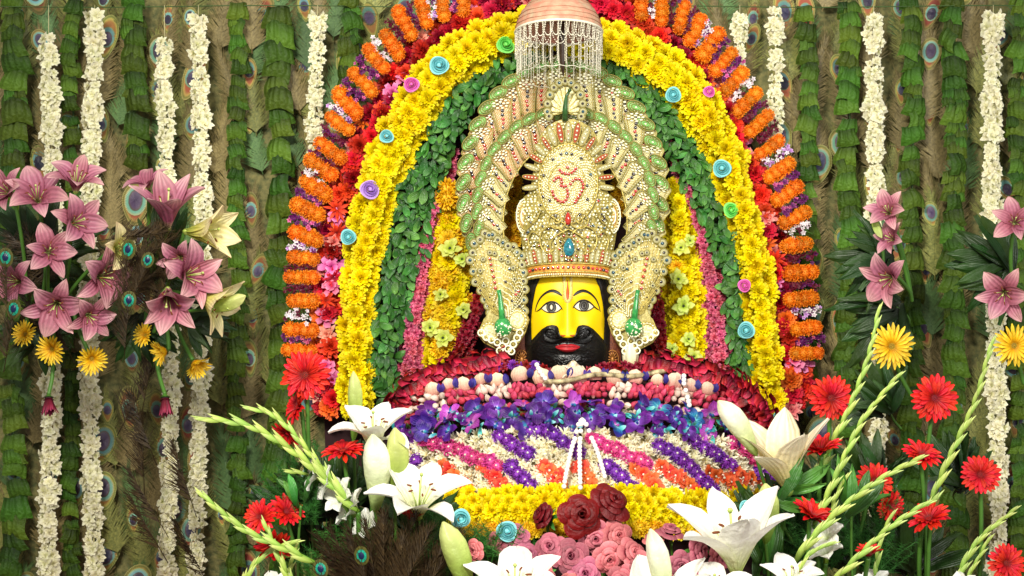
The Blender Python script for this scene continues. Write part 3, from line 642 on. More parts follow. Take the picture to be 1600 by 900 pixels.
# hair: side locks and back of the head
for sgn in (-1, 1):
    mb = MB()
    def lock(u, v, sgn=sgn):
        y = -78+165*v; inner = interp([(-78, 30), (-68, 42), (-50, 50), (-25, 55), (0, 57.5), (40, 56), (90, 54)], y)
        x = lerp(inner, 70, min(1, u*1.6)) if u < .62 else 70+1.0*sin(v*20)
        if u < .62: off = 1.5+4.5*sin(min(1, u*1.6)*pi/2)+.6*sin(u*60+v*3); p = HP(min(x, 68.6), y, off) if x < 68.6 else P(HX+x, HY0+y, HB)
        else: p = P(HX+x, HY0+y, HB+(u-.62)*.35)
        if sgn < 0: p.x = 2*P(HX, 0, p.y).x-p.x
        return p
    mb.patch(lock, 24, 30); obj('hair', mb.build('hair', M_hair), head)
mb = MB(); mb.ball(P(HX, HY0-15, HB+.07), (.135, .10, .17), 0, 24, 14); obj('hair', mb.build('hair', M_hair), head)
def ribbon(mb, pts, off, mat=0, th=.8, sub=2):
    """painted stroke lying on the face: pts (x, y, half width)"""
    pts = chaikin(pts, sub); vs = []; fs = []
    for i, (x, y, wd) in enumerate(pts):
        a = pts[max(0, i-1)]; b = pts[min(len(pts)-1, i+1)]; tx, ty = b[0]-a[0], b[1]-a[1]; l = math.hypot(tx, ty) or 1; nx, ny = -ty/l, tx/l
        for s, o in ((-1, 0), (-.5, th), (.5, th), (1, 0)): vs.append(HP(x+nx*wd*s, y+ny*wd*s, off+o*.5))
        if i:
            for q in range(3): k = (i-1)*4+q; fs.append((k, k+1, k+5, k+4))
    mb.add(vs, fs, mat)
for sgn in (-1, 1):
    cx = 25.5*sgn; cy = -19+(-2 if sgn > 0 else .5)
    mb = MB()
    up = lambda s: -9.6*(1-abs(s)**2.1)*(1-.1*s); lo = lambda s: 6.8*(1-abs(s)**2.4)
    def white(u, v):
        s = 2*u-1; x = cx+sgn*s*15.5; y = cy+lerp(up(s), lo(s), v); return HP(x, y, .5+1.8*sin(pi*v)*(1-s*s))
    mb.patch(white, 20, 10); eye = obj('eye', mb.build('eye', M_eyew), head)
    def disc(cxd, cyd, rx, ry, off, mat, name, par):
        mb = MB(); mb.patch(lambda u, v: HP(cxd+rx*v*cos(2*pi*u), cyd+ry*v*sin(2*pi*u), off+.3*(1-v)), 24, 4); return obj(name, mb.build(name, mat), par)
    disc(cx, cy-1.6, 8.0, 8.6, 2.6, M_ink, 'iris_rim', eye)
    disc(cx, cy-1.6, 6.6, 7.2, 3.0, M_iris, 'iris', eye)
    mb = MB(); pts = [HP(cx+4.1*cos(a), cy-1.6+5.3*sin(a), 3.4) for a in [2*pi*q/20 for q in range(20)]]; mb.tube(pts, .8*U(), 5, closed=True); obj('iris_ring', mb.build('iris_ring', M_ink), eye)
    disc(cx, cy-1.6, 1.6, 3.6, 3.5, M_eyew if sgn < 0 else M_ink, 'pupil', eye)
    mb = MB(); up_ = [(cx+sgn*s*15.8, cy+up(s)-.3, .9+.5*(1-s*s)) for s in [q/8-1 for q in range(17)]]
    up_ = [(cx+sgn*-17.5, cy+2.5, .3)]+up_+[(cx+sgn*19.5, cy+3.0, .9), (cx+sgn*24, cy+5.5, .25)]
    ribbon(mb, up_, 1.9, sub=1); lo_ = [(cx+sgn*s*15.8, cy+lo(s)+.2, .6) for s in [q/8-1 for q in range(17)]]; ribbon(mb, lo_, 1.9, sub=1)
    obj('eyelid_line', mb.build('eyelid_line', M_ink), eye)
    mb = MB(); ribbon(mb, [(sgn*9, -38, 1.0), (sgn*15, -43, 2.5), (sgn*24, -46.5, 2.4), (sgn*34, -43, 1.7), (sgn*43, -35, 1.2), (sgn*48.5, -24, .9), (sgn*51, -13, .4)], .8, sub=2); obj('eyebrow', mb.build('eyebrow', M_ink), head)
    mb = MB(); ribbon(mb, [(sgn*3.5, 24, .5), (sgn*8, 25, 1.6), (sgn*11, 23.5, .5)], .8); obj('nostril', mb.build('nostril', M_tilr), head)
mb = MB(); ribbon(mb, [(-5, -76, 1.6), (-5.5, -50, 2.2), (-4, -32, 2.4), (0, -28, 2.6), (4, -32, 2.4), (5.5, -50, 2.2), (5, -76, 1.6)], .8, th=2)
for q in range(44):
    a = q/43; s = interp([(0, -5.5), (.42, -5.5), (.5, 0), (.58, 5.5), (1, 5.5)], a); y = interp([(0, -74), (.42, -34), (.5, -28), (.58, -34), (1, -74)], a)
    mb.ball(HP(s*1.25, y, 1.5), 1.0*U(), 0, 6, 4)
tl = obj('forehead_mark', mb.build('forehead_mark', M_tila), head)
mb = MB(); ribbon(mb, [(0, -62, .4), (0, -52, 1.2), (0, -42, 2.4), (0, -34, 2.2), (0, -32, .6)], 1.0, th=1.5); obj('centre_stroke', mb.build('centre_stroke', M_tilr), tl)
# beard
tb = [(0, 28), (8, 27), (12, 24), (14.5, 12), (17, 9), (24, 7.5), (32, 9), (40, 14), (48, 22), (56, 31), (70, 36)]
mb = MB()
def beard(u, v):
    s = 2*u-1; x = 67.5*sin(s*pi/2*.985); ax = abs(x); y0 = interp(tb, ax); y = lerp(y0, 88, v**1.1)
    edge = min(1, v*7); n = .35*sin(x*2.3+2*sin(y*.31))*sin(y*.9+x*.4)+R.uniform(-1, 1)*(.25+1.3*exp(-((ax-28)/13)**2-((y-24)/11)**2)+1.5*exp(-(x/26)**2-((y-66)/11)**2))
    return HP(x, y, .2+edge*(4.6+n))
mb.patch(beard, 130, 70); bd = obj('beard', mb.build('beard', M_black), head)
for sgn in (-1, 1):
    mb = MB()
    path = [(sgn*1, 31), (sgn*10, 32.5), (sgn*22, 34.5), (sgn*33, 32), (sgn*39, 25), (sgn*38.5, 17), (sgn*32, 12), (sgn*25, 12.5), (sgn*22, 16)]
    rad = [2.0, 3.0, 3.8, 3.8, 3.2, 2.7, 2.2, 1.6, .7]
    for k in range(60):
        a = R.uniform(0, 2*pi); q = sqrt(R.random()); pts = []
        tw = R.uniform(-.5, .5)
        for (p, r) in zip(path, rad): pts.append((p[0]+r*q*cos(a+tw), p[1]+r*q*sin(a+tw), r))
        pts = chaikin(pts, 2); mb.tube([HP(p[0], p[1], 5.2+p[2]*.9*sqrt(max(0, 1-q*q))) for p in pts], [U()*.7*(.6+.4*sin(pi*min(1, j/len(pts)+.1))) for j in range(len(pts))], 4)
    obj('moustache', mb.build('moustache', M_black), head)
mb = MB()
def lips(u, v):
    s = 2*u-1; top = 37.8-.0+1.6*exp(-(s/.15)**2)*.8+4.2*s*s-.8; bot = 50.5-7.5*s*s
    mid = 43+.6*s*s; y = lerp(top, mid, v*2) if v < .5 else lerp(mid, bot, v*2-1)
    return HP(s*19, y, 4.0+(3.4*abs(sin(v*2*pi)))*(1-s*s)**.6+1)
mb.patch(lips, 24, 16); obj('lips', mb.build('lips', M_lip), head)
# ------------------------------------------------------------------ crown
M_gold2 = plain_mat('gold_thread', '#e0cc70', rough=.42, metal=.35, nscale=180, h2='#7c6820', bump=.7)
M_plate = plain_mat('cream_gold_mesh', '#fbf6c4', rough=.5, metal=0, nscale=170, h2='#d4ca88', kind='voronoi', bump=.8, dist=.004)
M_plate2 = plain_mat('orange_gold_mesh', '#f4d898', rough=.5, metal=0, nscale=170, h2='#c08440', kind='voronoi', bump=.9, dist=.004)
M_under = plain_mat('old_gold_ground', '#c8b864', rough=.5, metal=.1, nscale=200, h2='#7c6c2c', bump=.6)
M_under2 = plain_mat('pale_gold_ground', '#dccf88', rough=.5, nscale=200, h2='#9c8c48', bump=.6)
M_pearl = plain_mat('pearl', '#fbf8d4', rough=.22, noise=.08, nscale=60, spec=.7, coat=.3)
M_grn = plain_mat('green_enamel', '#b4e88c', rough=.55, nscale=110, h2='#5cac4c', bump=.7, spec=.3)
M_gemr = plain_mat('red_gem', '#c82c1c', rough=.12, noise=.3, nscale=90, spec=.9, coat=.8)
M_gemk = plain_mat('dark_gem', '#281818', rough=.1, noise=.3, nscale=90, spec=.9, coat=.8)
M_gemb = plain_mat('blue_gem', '#1c5468', rough=.1, noise=.5, nscale=90, spec=.9, coat=.8)
M_gemt = plain_mat('turquoise_gem', '#2c98a8', rough=.08, nscale=120, h2='#0c4c5c', spec=.9, coat=1)
M_wire = plain_mat('dark_gold_outline', '#a89a40', rough=.4, metal=.2, nscale=90, h2='#5c5424')
def outline(wf, n=28): return [(wf(t)*1., t) for t in [q/n for q in range(n+1)]]
def lobe(key, plate, W=.19, L=1.0):
    mb = MB()
    wf = lambda t: W*interp([(0, .62), (.3, .70), (.58, .84), (.78, 1.0), (.9, .92), (.97, .6), (1, .05)], t)
    bend = lambda t: .10*sin(t*pi)*0
    mb.patch(lambda u, v: Vector(((2*u-1)*wf(v)+bend(v), v*L, .05*(1-(2*u-1)**2)*sin(pi*min(1, v+.15)))), 6, 14, 0)
    for sc_, rd, mt in ((1., .014, 3), (.72, .008, 2)):
        pts = [Vector((wf(t)*sc_+bend(t), .03+t*(L-.03)*(1 if sc_ > .9 else .96), .05)) for t in [q/14 for q in range(15)]]
        pts += [Vector((-wf(t)*sc_+bend(t), .03+t*(L-.03)*(1 if sc_ > .9 else .96), .05)) for t in [q/14 for q in range(13, -1, -1)]]
        mb.tube(pts, rd, 4, mt)
    c = Vector((0, .80*L, .08)); 
    for q in range(9): a = 2*pi*q/9; mb.ball(c+Vector((cos(a)*W*.62, sin(a)*W*.62, 0)), W*.17, 1, 6, 4)
    for q in range(4): a = 2*pi*q/4; mb.ball(c+Vector((cos(a)*W*.28, sin(a)*W*.28, .01)), W*.17, 1, 6, 4)
    t = .05; rr_ = 0
    while t < .97:
        w_ = wf(t)*.90; x = -w_+(rr_ % 2)*.019
        while x < w_:
            if (x/(W*.8))**2+((t-.8)/.13)**2 > 1: mb.ball((x, t*L, .05*(1-(x/wf(t))**2)*sin(pi*min(1, t+.15))+.006), R.uniform(.011, .018), 1, 5, 3)
            x += .040
        t += .034; rr_ += 1
    return mb.build('crown_lobe', [plate, M_pearl, M_gold2, M_wire])
LOBE = [lobe(0, M_under2), lobe(1, plain_mat('amber_gold_ground', '#dca860', rough=.5, nscale=200, h2='#a06c30', bump=.6))]
def greenscallop():
    mb = MB(); W = .30
    wf = lambda t: W*interp([(0, .25), (.25, .85), (.5, 1.), (.8, .8), (.95, .45), (1, .02)], t)
    mb.patch(lambda u, v: Vector(((2*u-1)*wf(v), v, .12*(1-(2*u-1)**2)*.6)), 6, 10, 0)
    for s_, rd, mt in ((1., .035, 1), (.74, .022, 1), (.5, .022, 1), (.3, .022, 0)):
        cyc = [Vector((wf(.5)*s_*cos(a), .48+.5*s_*sin(a), .09+.05*(1-s_))) for a in [2*pi*q/18 for q in range(18)]]
        mb.tube(cyc, rd, 4, mt, closed=True)
    mb.ball((0, .48, .09), (.05, .07, .05), 2, 8, 5)
    for q in range(12): a = 2*pi*q/12; mb.ball((wf(.5)*.62*cos(a), .48+.31*sin(a), .10), .022, 2, 5, 3)
    return mb.build('green_scallop', [M_grn, M_wire, M_pearl])
GSC = greenscallop()
def gem(mat, name='gem'):
    mb = MB(); mb.ball((0, 0, 0), (1, 1, .6), 0, 8, 5); return mb.build(name, mat, False)
GM = {'r': gem(M_gemr), 'k': gem(M_gemk), 'b': gem(M_gemb)}
crown = thing('crown', P(887, 432, .03), 'tall pearl and gold crown with green edged feather rings and red gem symbol', 'crown')
def ellp(cx, cy, rx, ry, a): return (cx+rx*cos(a), cy-ry*sin(a))
OUTE = (877, 300, 155, 205); MIDE = (883, 320, 140, 152); WINE = (883, 350, 97, 128)
def ring(inner, outer, a0, a1, n, Y, col, gs, skip=None, tilt=0, gstart=.84):
    k = U(Y)
    for i in range(n):
        a = lerp(a0, a1, (i+.5)/n); p = ellp(*inner, a); q = ellp(*outer, a-.0)
        sw = .10*(1 if a < pi/2 else -1); q = ellp(*outer, a+sw*.3); p = ellp(*inner, a-sw*.3)
        dx, dy = q[0]-p[0], q[1]-p[1]; L = math.hypot(dx, dy)
        if L < 12: continue
        cell = math.hypot(outer[2]*sin(a), outer[3]*cos(a))*(abs(a1-a0)/n)
        Lm = max(L*gstart, 40); st = (q[0]-dx/L*(Lm+(L-L*gstart)), q[1]-dy/L*(Lm+(L-L*gstart)))
        zoff = -.010*(i % 2)
        M = along_y(P(st[0], st[1], Y+zoff), (dx, 0, -dy), (0, -1, 0), 1) 
        wide = cell/(Lm*.36)*1.2
        Mm = M @ Matrix.Diagonal((Lm*k*wide, Lm*k, Lm*k, 1))
        lb = obj('crown_lobe', LOBE[col(a)], crown, Mm)
        for t, c, s in ((.50, 'k' if i % 2 else 'r', 2.9), (.38, 'r', 2.8), (.27, 'r' if col(a) else 'k', 2.5), (.62, 'k', 3.0), (.16, 'k', 2.2), (.80, 'r' if i % 3 == 0 else 'k', 1.9)):
            obj('gem', GM[c], crown, M @ Matrix.Translation((R.uniform(-1.3, 1.3)*k, t*Lm*k, .07*Lm*k)) @ Matrix.Scale(s*k, 4))
        gl = 33 if gs > 0 else 0
        if gl:
            s0 = (q[0]-dx/L*(gl*.60), q[1]-dy/L*(gl*.60)); swd = -1.15*(1 if a < pi/2 else -1)
            if abs(a-pi/2) < .2: swd *= .3
            ddx, ddy = dx*cos(swd)-dy*sin(swd), dx*sin(swd)+dy*cos(swd)
            s0 = (q[0]-dx/L*4-ddx/L*gl*.5, q[1]-dy/L*4-ddy/L*gl*.5)
            obj('green_scallop', GSC, crown, along_y(P(s0[0], s0[1], Y-.012), (ddx, 0, -ddy), (0, -1, .0), gl*k*gs))
# backing plates
def halfplate(name, E0, E1, a0, a1, Y, mat):
    mb = MB(); mb.patch(lambda u, v: P(*ellp(lerp(E0[0], E1[0], v), lerp(E0[1], E1[1], v), lerp(E0[2], E1[2], v), lerp(E0[3], E1[3], v), lerp(a0, a1, u)), Y), 60, 3)
    b = MB(); nn = len(mb.v); b.add(mb.v+[(x, y+.012, z) for x, y, z in mb.v], mb.f+[tuple(i+nn for i in f[::-1]) for f in mb.f]); return obj(name, b.build(name, mat), crown)
halfplate('outer_fan_plate', (883, 330, 130, 150), (877, 300, 152, 202), radians(-22), radians(202), .055, M_plate)
halfplate('inner_fan_plate', WINE, (883, 320, 134, 146), radians(-26), radians(206), .03, M_plate)
ring(MIDE, OUTE, radians(-28), radians(208), 26, .045, lambda a: 1 if a > 1.75 else 0, .95)
ring(WINE, MIDE, radians(-28), radians(208), 24, .01, lambda a: 1 if 1.7 < a < 2.6 else 0, .82)
# rims of the arch opening
mb = MB(); mb.tube([P(*ellp(*WINE, lerp(radians(-30), radians(210), q/50)), .0) for q in range(51)], 1.5*U(), 6); 
for E, Y in ((MIDE, .002),):
    mb.tube([P(*ellp(E[0], E[1], E[2]-16, E[3]-16, lerp(radians(-25), radians(205), q/50)), Y) for q in range(51)], 1.1*U(), 6)
obj('arch_rim', mb.build('arch_rim', M_gold2), crown)
# front panel of the crown
CB = -.005
def CF(px, py, off=0.):
    x = (px-888)/78.; e = sqrt(max(0.02, 1-x*x)) if abs(x) < 1 else .14
    return P(px, py, CB-(e*58+off)*U()+max(0, (330-py))*.00022)
OUT = [(186, 8), (190, 20), (197, 32), (210, 43), (230, 50), (262, 54), (290, 58), (302, 62), (308, 70), (318, 76), (330, 79), (350, 78), (372, 74), (398, 70), (420, 68), (436, 67)]
mb = MB()
def panel(u, v):
    py = lerp(186, 436, v); hw = interp(OUT, py); s = 2*u-1
    yy = py-12*(1-s*s)*max(0, (v-.8)/.2)
    return CF(888+s*hw, yy, 0)
mb.patch(panel, 40, 60); obj('crown_body', mb.build('crown_body', M_under), crown)
# pearls hex packed over the panel outside the oval
mb = MB(); rowi = 0; py = 186.
while py < 404:
    hw = interp(OUT, py)-3; x = -hw+(rowi % 2)*2.6
    while x < hw:
        e1 = (x/46)**2+((py-286)/62)**2
        if e1 > 1.08 and R.random() < .9:
            r = R.uniform(1.1, 2.5); mb.ball(CF(888+x+R.uniform(-1.2, 1.2), py+R.uniform(-1.2, 1.2), .9), r*U(), 0, 6, 4)
        x += 5.4
    py += 4.8; rowi += 1
obj('pearl_work', mb.build('pearl_work', M_pearl), crown, kind='stuff')
mb = MB()
for q in range(60):
    py = R.uniform(196, 402); hw = interp(OUT, py)-7; x = R.uniform(-hw, hw)
    if (x/46)**2+((py-286)/62)**2 < 1.15: continue
    r0 = R.uniform(5, 9); a0 = R.uniform(0, 6); sg = R.choice((-1, 1)); mb.tube([CF(888+x+r0*(1-j/16)*cos(a0+sg*j*.55), py+r0*(1-j/16)*sin(a0+sg*j*.55), 2.2) for j in range(15)], .75*U(), 4)
obj('scroll_wire', mb.build('scroll_wire', M_wire), crown, kind='stuff')
def cring(mb, cx, cy, rx, ry, rad, mat=0, off=3, a0=0, a1=2*pi, n=40, closed=True):
    mb.tube([CF(cx+rx*cos(lerp(a0, a1, q/n)), cy-ry*sin(lerp(a0, a1, q/n)), off) for q in range(n if closed else n+1)], rad*U(), 5, mat, closed=closed)
# oval medallion
mb = MB()
mb.patch(lambda u, v: CF(888+46*v*cos(2*pi*u), 287+62*v*sin(2*pi*u), 3+3*(1-v*v)), 40, 6, 0)
cring(mb, 888, 287, 46, 62, 1.5, 1, 4); cring(mb, 888, 287, 42, 58, .8, 1, 4.5); cring(mb, 886, 287, 28.5, 33.5, 1.3, 1, 6)
med = obj('oval_medallion', mb.build('oval_medallion', [M_under, M_gold2]), crown)
mb = MB()
for q in range(52): a = 2*pi*q/52; mb.ball(CF(888+44*cos(a), 287+60*sin(a), 5), 1.3*U(), 0, 6, 4)
for q in range(40): a = 2*pi*q/40; mb.ball(CF(886+31*cos(a), 287+36.5*sin(a), 6), 1.2*U(), 0, 6, 4)
for q in range(720):
    a = q*2.39996; r = sqrt((q+.5)/720)*.97+R.uniform(-.012, .012)
    x, y = 44*r*cos(a), 60*r*sin(a); mb.ball(CF(888+x, 287+y, 3.6+3*(1-r*r)), R.uniform(.9, 1.75)*U(), 0, 6, 4)
obj('pearl_beads', mb.build('pearl_beads', M_pearl), med, kind='stuff')
z = 3.464
OM = [(370,282),(328,297),(340,310),(357,316),(375,317),(393,311),(406,300),(415,288),(297,352),(308,340),(322,335),(335,345),(338,362),(333,380),(348,385),(360,383),(385,372),(398,353),(415,345),(433,345),(447,357),(455,374),(454,392),(446,410),(438,428),(428,445),(418,460),(411,470),(287,412),(292,430),(303,447),(317,460),(333,468),(350,468),(362,457),(370,440),(371,422),(368,404)]
for x, y in OM: obj('red_gem', GM['r'], med, face(CF(780+x/z, 180+y/z, 9.5), (0, -1, 0), 2.5*U(), 0))
for x, y, c in ((290,238,'k'),(335,210,'k'),(364,205,'b'),(393,210,'k'),(445,232,'k'),(495,320,'b'),(240,325,'k'),(238,440,'k'),(272,460,'k'),(478,455,'k'),(475,380,'k'),(305,545,'k'),(436,537,'k')): obj('gem', GM[c], med, face(CF(780+x/z, 180+y/z, 8), (0, -1, 0), 2.5*U(), 0))
def tear(mat, name, c, rx, ry, off):
    mb = MB(); mb.patch(lambda u, v: CF(c[0]+rx*v*sin(2*pi*u)*(1-.45*max(0, cos(2*pi*u))), c[1]-ry*v*cos(2*pi*u)*(1 if cos(2*pi*u) < 0 else 1.15), off+4*(1-v*v)), 10, 3); return obj(name, mb.build(name, mat, False), crown)
tear(M_gemr, 'red_teardrop', (887.5, 342), 5.2, 9.5, 10); tear(M_gemt, 'turquoise_teardrop', (889, 387), 9, 13.5, 9)
mb = MB()
for cx_, cy_, rx, ry, n in ((887.5, 342, 7.5, 13, 18), (889, 387, 11.5, 17, 24)):
    for q in range(n): a = 2*pi*q/n; mb.ball(CF(cx_+rx*sin(a), cy_-ry*cos(a), 9), 1.4*U(), 0, 6, 4)
# paired scrolls under the oval
for sg in (-1, 1):
    pts = []
    for q in range(40): a = q/39*3.4*pi; r = 15*(1-q/39)+1.5; pts.append(CF(888+sg*(19-r*cos(a)*1.0+0), 343+r*sin(a), 7))
    mb.tube(pts, 1.2*U(), 5)
    pts = [CF(888+sg*x, y, 6) for x, y in chaikin([(6, 365), (20, 352), (38, 356), (46, 370), (42, 390), (30, 396), (20, 388)], 2)]; mb.tube(pts, 1.4*U(), 5)
    pts = [CF(888+sg*x, y, 6) for x, y in chaikin([(46, 368), (56, 360), (64, 372), (60, 392), (50, 400)], 2)]; mb.tube(pts, 1.2*U(), 5)
    pts = [CF(888+sg*x, y, 6) for x, y in chaikin([(0, 358), (20, 368), (30, 380), (26, 398)], 2)]; mb.tube(pts, 1.2*U(), 5)
    pts = [CF(888+sg*x, y, 6) for x, y in chaikin([(44, 330), (50, 345), (60, 352), (70, 366)], 2)]; mb.tube(pts, 1.2*U(), 5)
obj('scroll_work', mb.build('scroll_work', M_gold2), crown)
for q in range(11): a = 2*pi*q/11; obj('gem', GM['r' if q % 3 else 'k'], crown, face(CF(889+15*sin(a), 386-21*cos(a), 8), (0, -1, 0), 2.0*U(), 0))
# side paisleys of the front
a_ = lambda q: 2*pi*q/15
for sg in (-1, 1):
    mb = MB(); c = (888+sg*68, 338)
    mb.patch(lambda u, v: P(c[0]+13*v*cos(2*pi*u), c[1]+27*v*sin(2*pi*u), -.045-.012*(1-v*v)), 24, 4, 0)
    for s_, mt in ((1, 1), (.72, 2), (.45, 1)):
        mb.tube([P(c[0]+13*s_*cos(a), c[1]+27*s_*sin(a), -.052-.01*(1-s_)) for a in [2*pi*q/24 for q in range(24)]], 1.3*U(), 5, mt, closed=True)
    for q in range(26): a = 2*pi*q/26; mb.ball(P(c[0]+10.8*cos(a), c[1]+23*sin(a), -.06), 1.3*U(), 1, 6, 4)
    for q in range(15): mb.ball(P(c[0]+13*cos(a_(q)), c[1]+27*sin(a_(q)), -.046), 1.9*U(), 1, 7, 4)
    obj('side_paisley', mb.build('side_paisley', [M_plate2, M_pearl, M_gold2]), crown)
# standing ribs above the brow band
def rib(mat):
    mb = MB(); mb.patch(lambda u, v: Vector(((2*u-1)*.16*sin(pi*(v*.86+.07))**.5, v, .10*(1-(2*u-1)**2)*sin(pi*v))), 4, 8, 0)
    mb.tube([Vector((.16*cos(a), .5+.5*sin(a), .03)) for a in [2*pi*q/16 for q in range(16)]], .028, 4, 1, closed=True)
    for q in range(4): mb.ball((0, .2+.2*q, .11), .055, 2, 6, 4)
    return mb.build('rib', [mat, M_gold2, M_pearl])
M_ribr = plain_mat('red_gold_enamel', '#c85830', rough=.4, nscale=120, h2='#742410', bump=.5)
RB1, RB2 = rib(M_plate), rib(M_ribr)
for q in range(21):
    s = (q/20)*2-1; px = 888+64*sin(s*pi/2*.93); y0 = 412+9*s*s; p0 = CF(px, y0, 3)
    obj('rib', RB2 if q % 3 == 1 else RB1, crown, along_y(p0, (s*.35, 0, 1), (s*.8, -1, .2), 26*U()))
for ri, (yb, hgt, n, rad0) in enumerate(((232, 40, 17, 1),)):
    for q in range(n):
        a = radians(lerp(-6, 186, q/(n-1))); x0, y0 = 888+47*cos(a), 285-62*sin(a)
        if y0 > 292: continue
        L = 33 if abs(cos(a)) < .5 else 25
        obj('rib', RB2 if q % 2 else RB1, crown, along_y(CF(x0, y0, 2), (cos(a), 0, sin(a)*1.1), (0, -1, 0), L*U()))
        obj('gem', GM['k' if q % 2 else 'r'], crown, face(CF(x0+cos(a)*12, y0-sin(a)*14, 7), (0, -1, 0), 2.0*U(), 0))
        obj('gem', GM['r'], crown, face(CF(x0+cos(a)*17, y0-sin(a)*19, 7), (0, -1, 0), 1.8*U(), 0))
# brow band
mb = MB()
def bb(u, v):
    s = 2*u-1; px = 888+69*sin(s*pi/2*.97); py = lerp(411, 431, v)+10*s*s; off = 5+3*sin(pi*v)
    return CF(px, py, off)
mb.patch(bb, 40, 8, 0)
for yy in (411, 424, 431): mb.tube([CF(888+69*sin((q/20-1)*pi/2*.97), yy+10*(q/20-1)**2, 7) for q in range(41)], 1.4*U(), 5, 1)
for q in range(60):
    s = q/59*2-1; mb.ball(CF(888+69*sin(s*pi/2*.97), 428+10*s*s, 8), 1.4*U(), 2, 6, 4)
brow = obj('brow_band', mb.build('brow_band', [plain_mat('saffron_gold_band', '#e0a838', rough=.45, metal=.2, nscale=100, h2='#a8682c', bump=.6), M_gold2, M_pearl]), crown)
for q in range(25): s = (q/24)*2-1; obj('gem', GM['r' if q % 4 else 'k'], brow, face(CF(888+66*sin(s*pi/2*.95), 417.5+10*s*s, 9), (s*.6, -1, 0), 2.6*U(), 0))
# small peacock fan on the top
mb = MB()
def tf(u, v): a = lerp(-.5, pi+.5, u); return P(883+30*v*cos(a), 172-48*v*sin(a)*(1 if sin(a) > 0 else .5), -.075-.02*(1-v))
mb.patch(tf, 24, 5, 0)
for q in range(13):
    a = lerp(-.45, pi+.45, q/12); d = Vector((cos(a), 0, sin(a)*1.5))
    mb.tube([P(883, 176, -.09), P(883+26*cos(a), 172-42*sin(a)*(1 if sin(a) > 0 else .5), -.085)], .9*U(), 4, 1)
top = obj('top_fan', mb.build('top_fan', [M_plate, M_gold2]), crown)
def eyelet():
    mb = MB(); mb.ball((0, 0, 0), (1, 1, .3), 0, 12, 5)
    mb.tube([(cos(a), sin(a), .1) for a in [2*pi*q/14 for q in range(14)]], .16, 4, 1, closed=True); mb.ball((0, 0, .3), (.42, .42, .3), 2, 8, 4); return mb.build('eyelet', [M_plate, M_wire, M_gemb])
EYL = eyelet()
def eyelet2(m):
    mb = MB(); mb.ball((0, 0, 0), (1, 1, .3), 0, 12, 5)
    mb.tube([(cos(a), sin(a), .1) for a in [2*pi*q/14 for q in range(14)]], .14, 4, 1, closed=True); mb.ball((0, 0, .3), (.38, .38, .3), 2, 8, 4); return mb.build('eyelet', [M_plate, M_wire, m])
EYK = eyelet2(M_gemk)
for q in range(13):
    a = lerp(-.45, pi+.45, q/12); obj('eyelet', EYL if q % 2 else EYK, top, face(P(883+28*cos(a), 172-45*sin(a)*(1 if sin(a) > 0 else .5), -.09), (0, -1, 0), 6.2*U(), 0))
mb = MB(); mb.tube([P(883, 188, -.10), P(883, 168, -.11), P(885, 150, -.11), P(889, 143, -.115)], [5*U(), 4*U(), 2.4*U(), 2*U()], 8, 0); mb.ball(P(890, 141, -.115), 3*U(), 0); obj('bird_body', mb.build('bird_body', plain_mat('dark_green_enamel', '#3c6c34', rough=.3, nscale=90, h2='#28401c')), top)
# gems sprinkled
for _ in range(70):
    py = R.uniform(300, 404); hw = interp(OUT, py)-8; px = 888+R.uniform(-hw, hw)
    if ((px-888)/46)**2+((py-287)/62)**2 < 1.1: continue
    obj('gem', GM[R.choice('krkkb')], crown, face(CF(px, py, 4), (0, -1, 0), R.uniform(1.5, 2.2)*U(), 0))
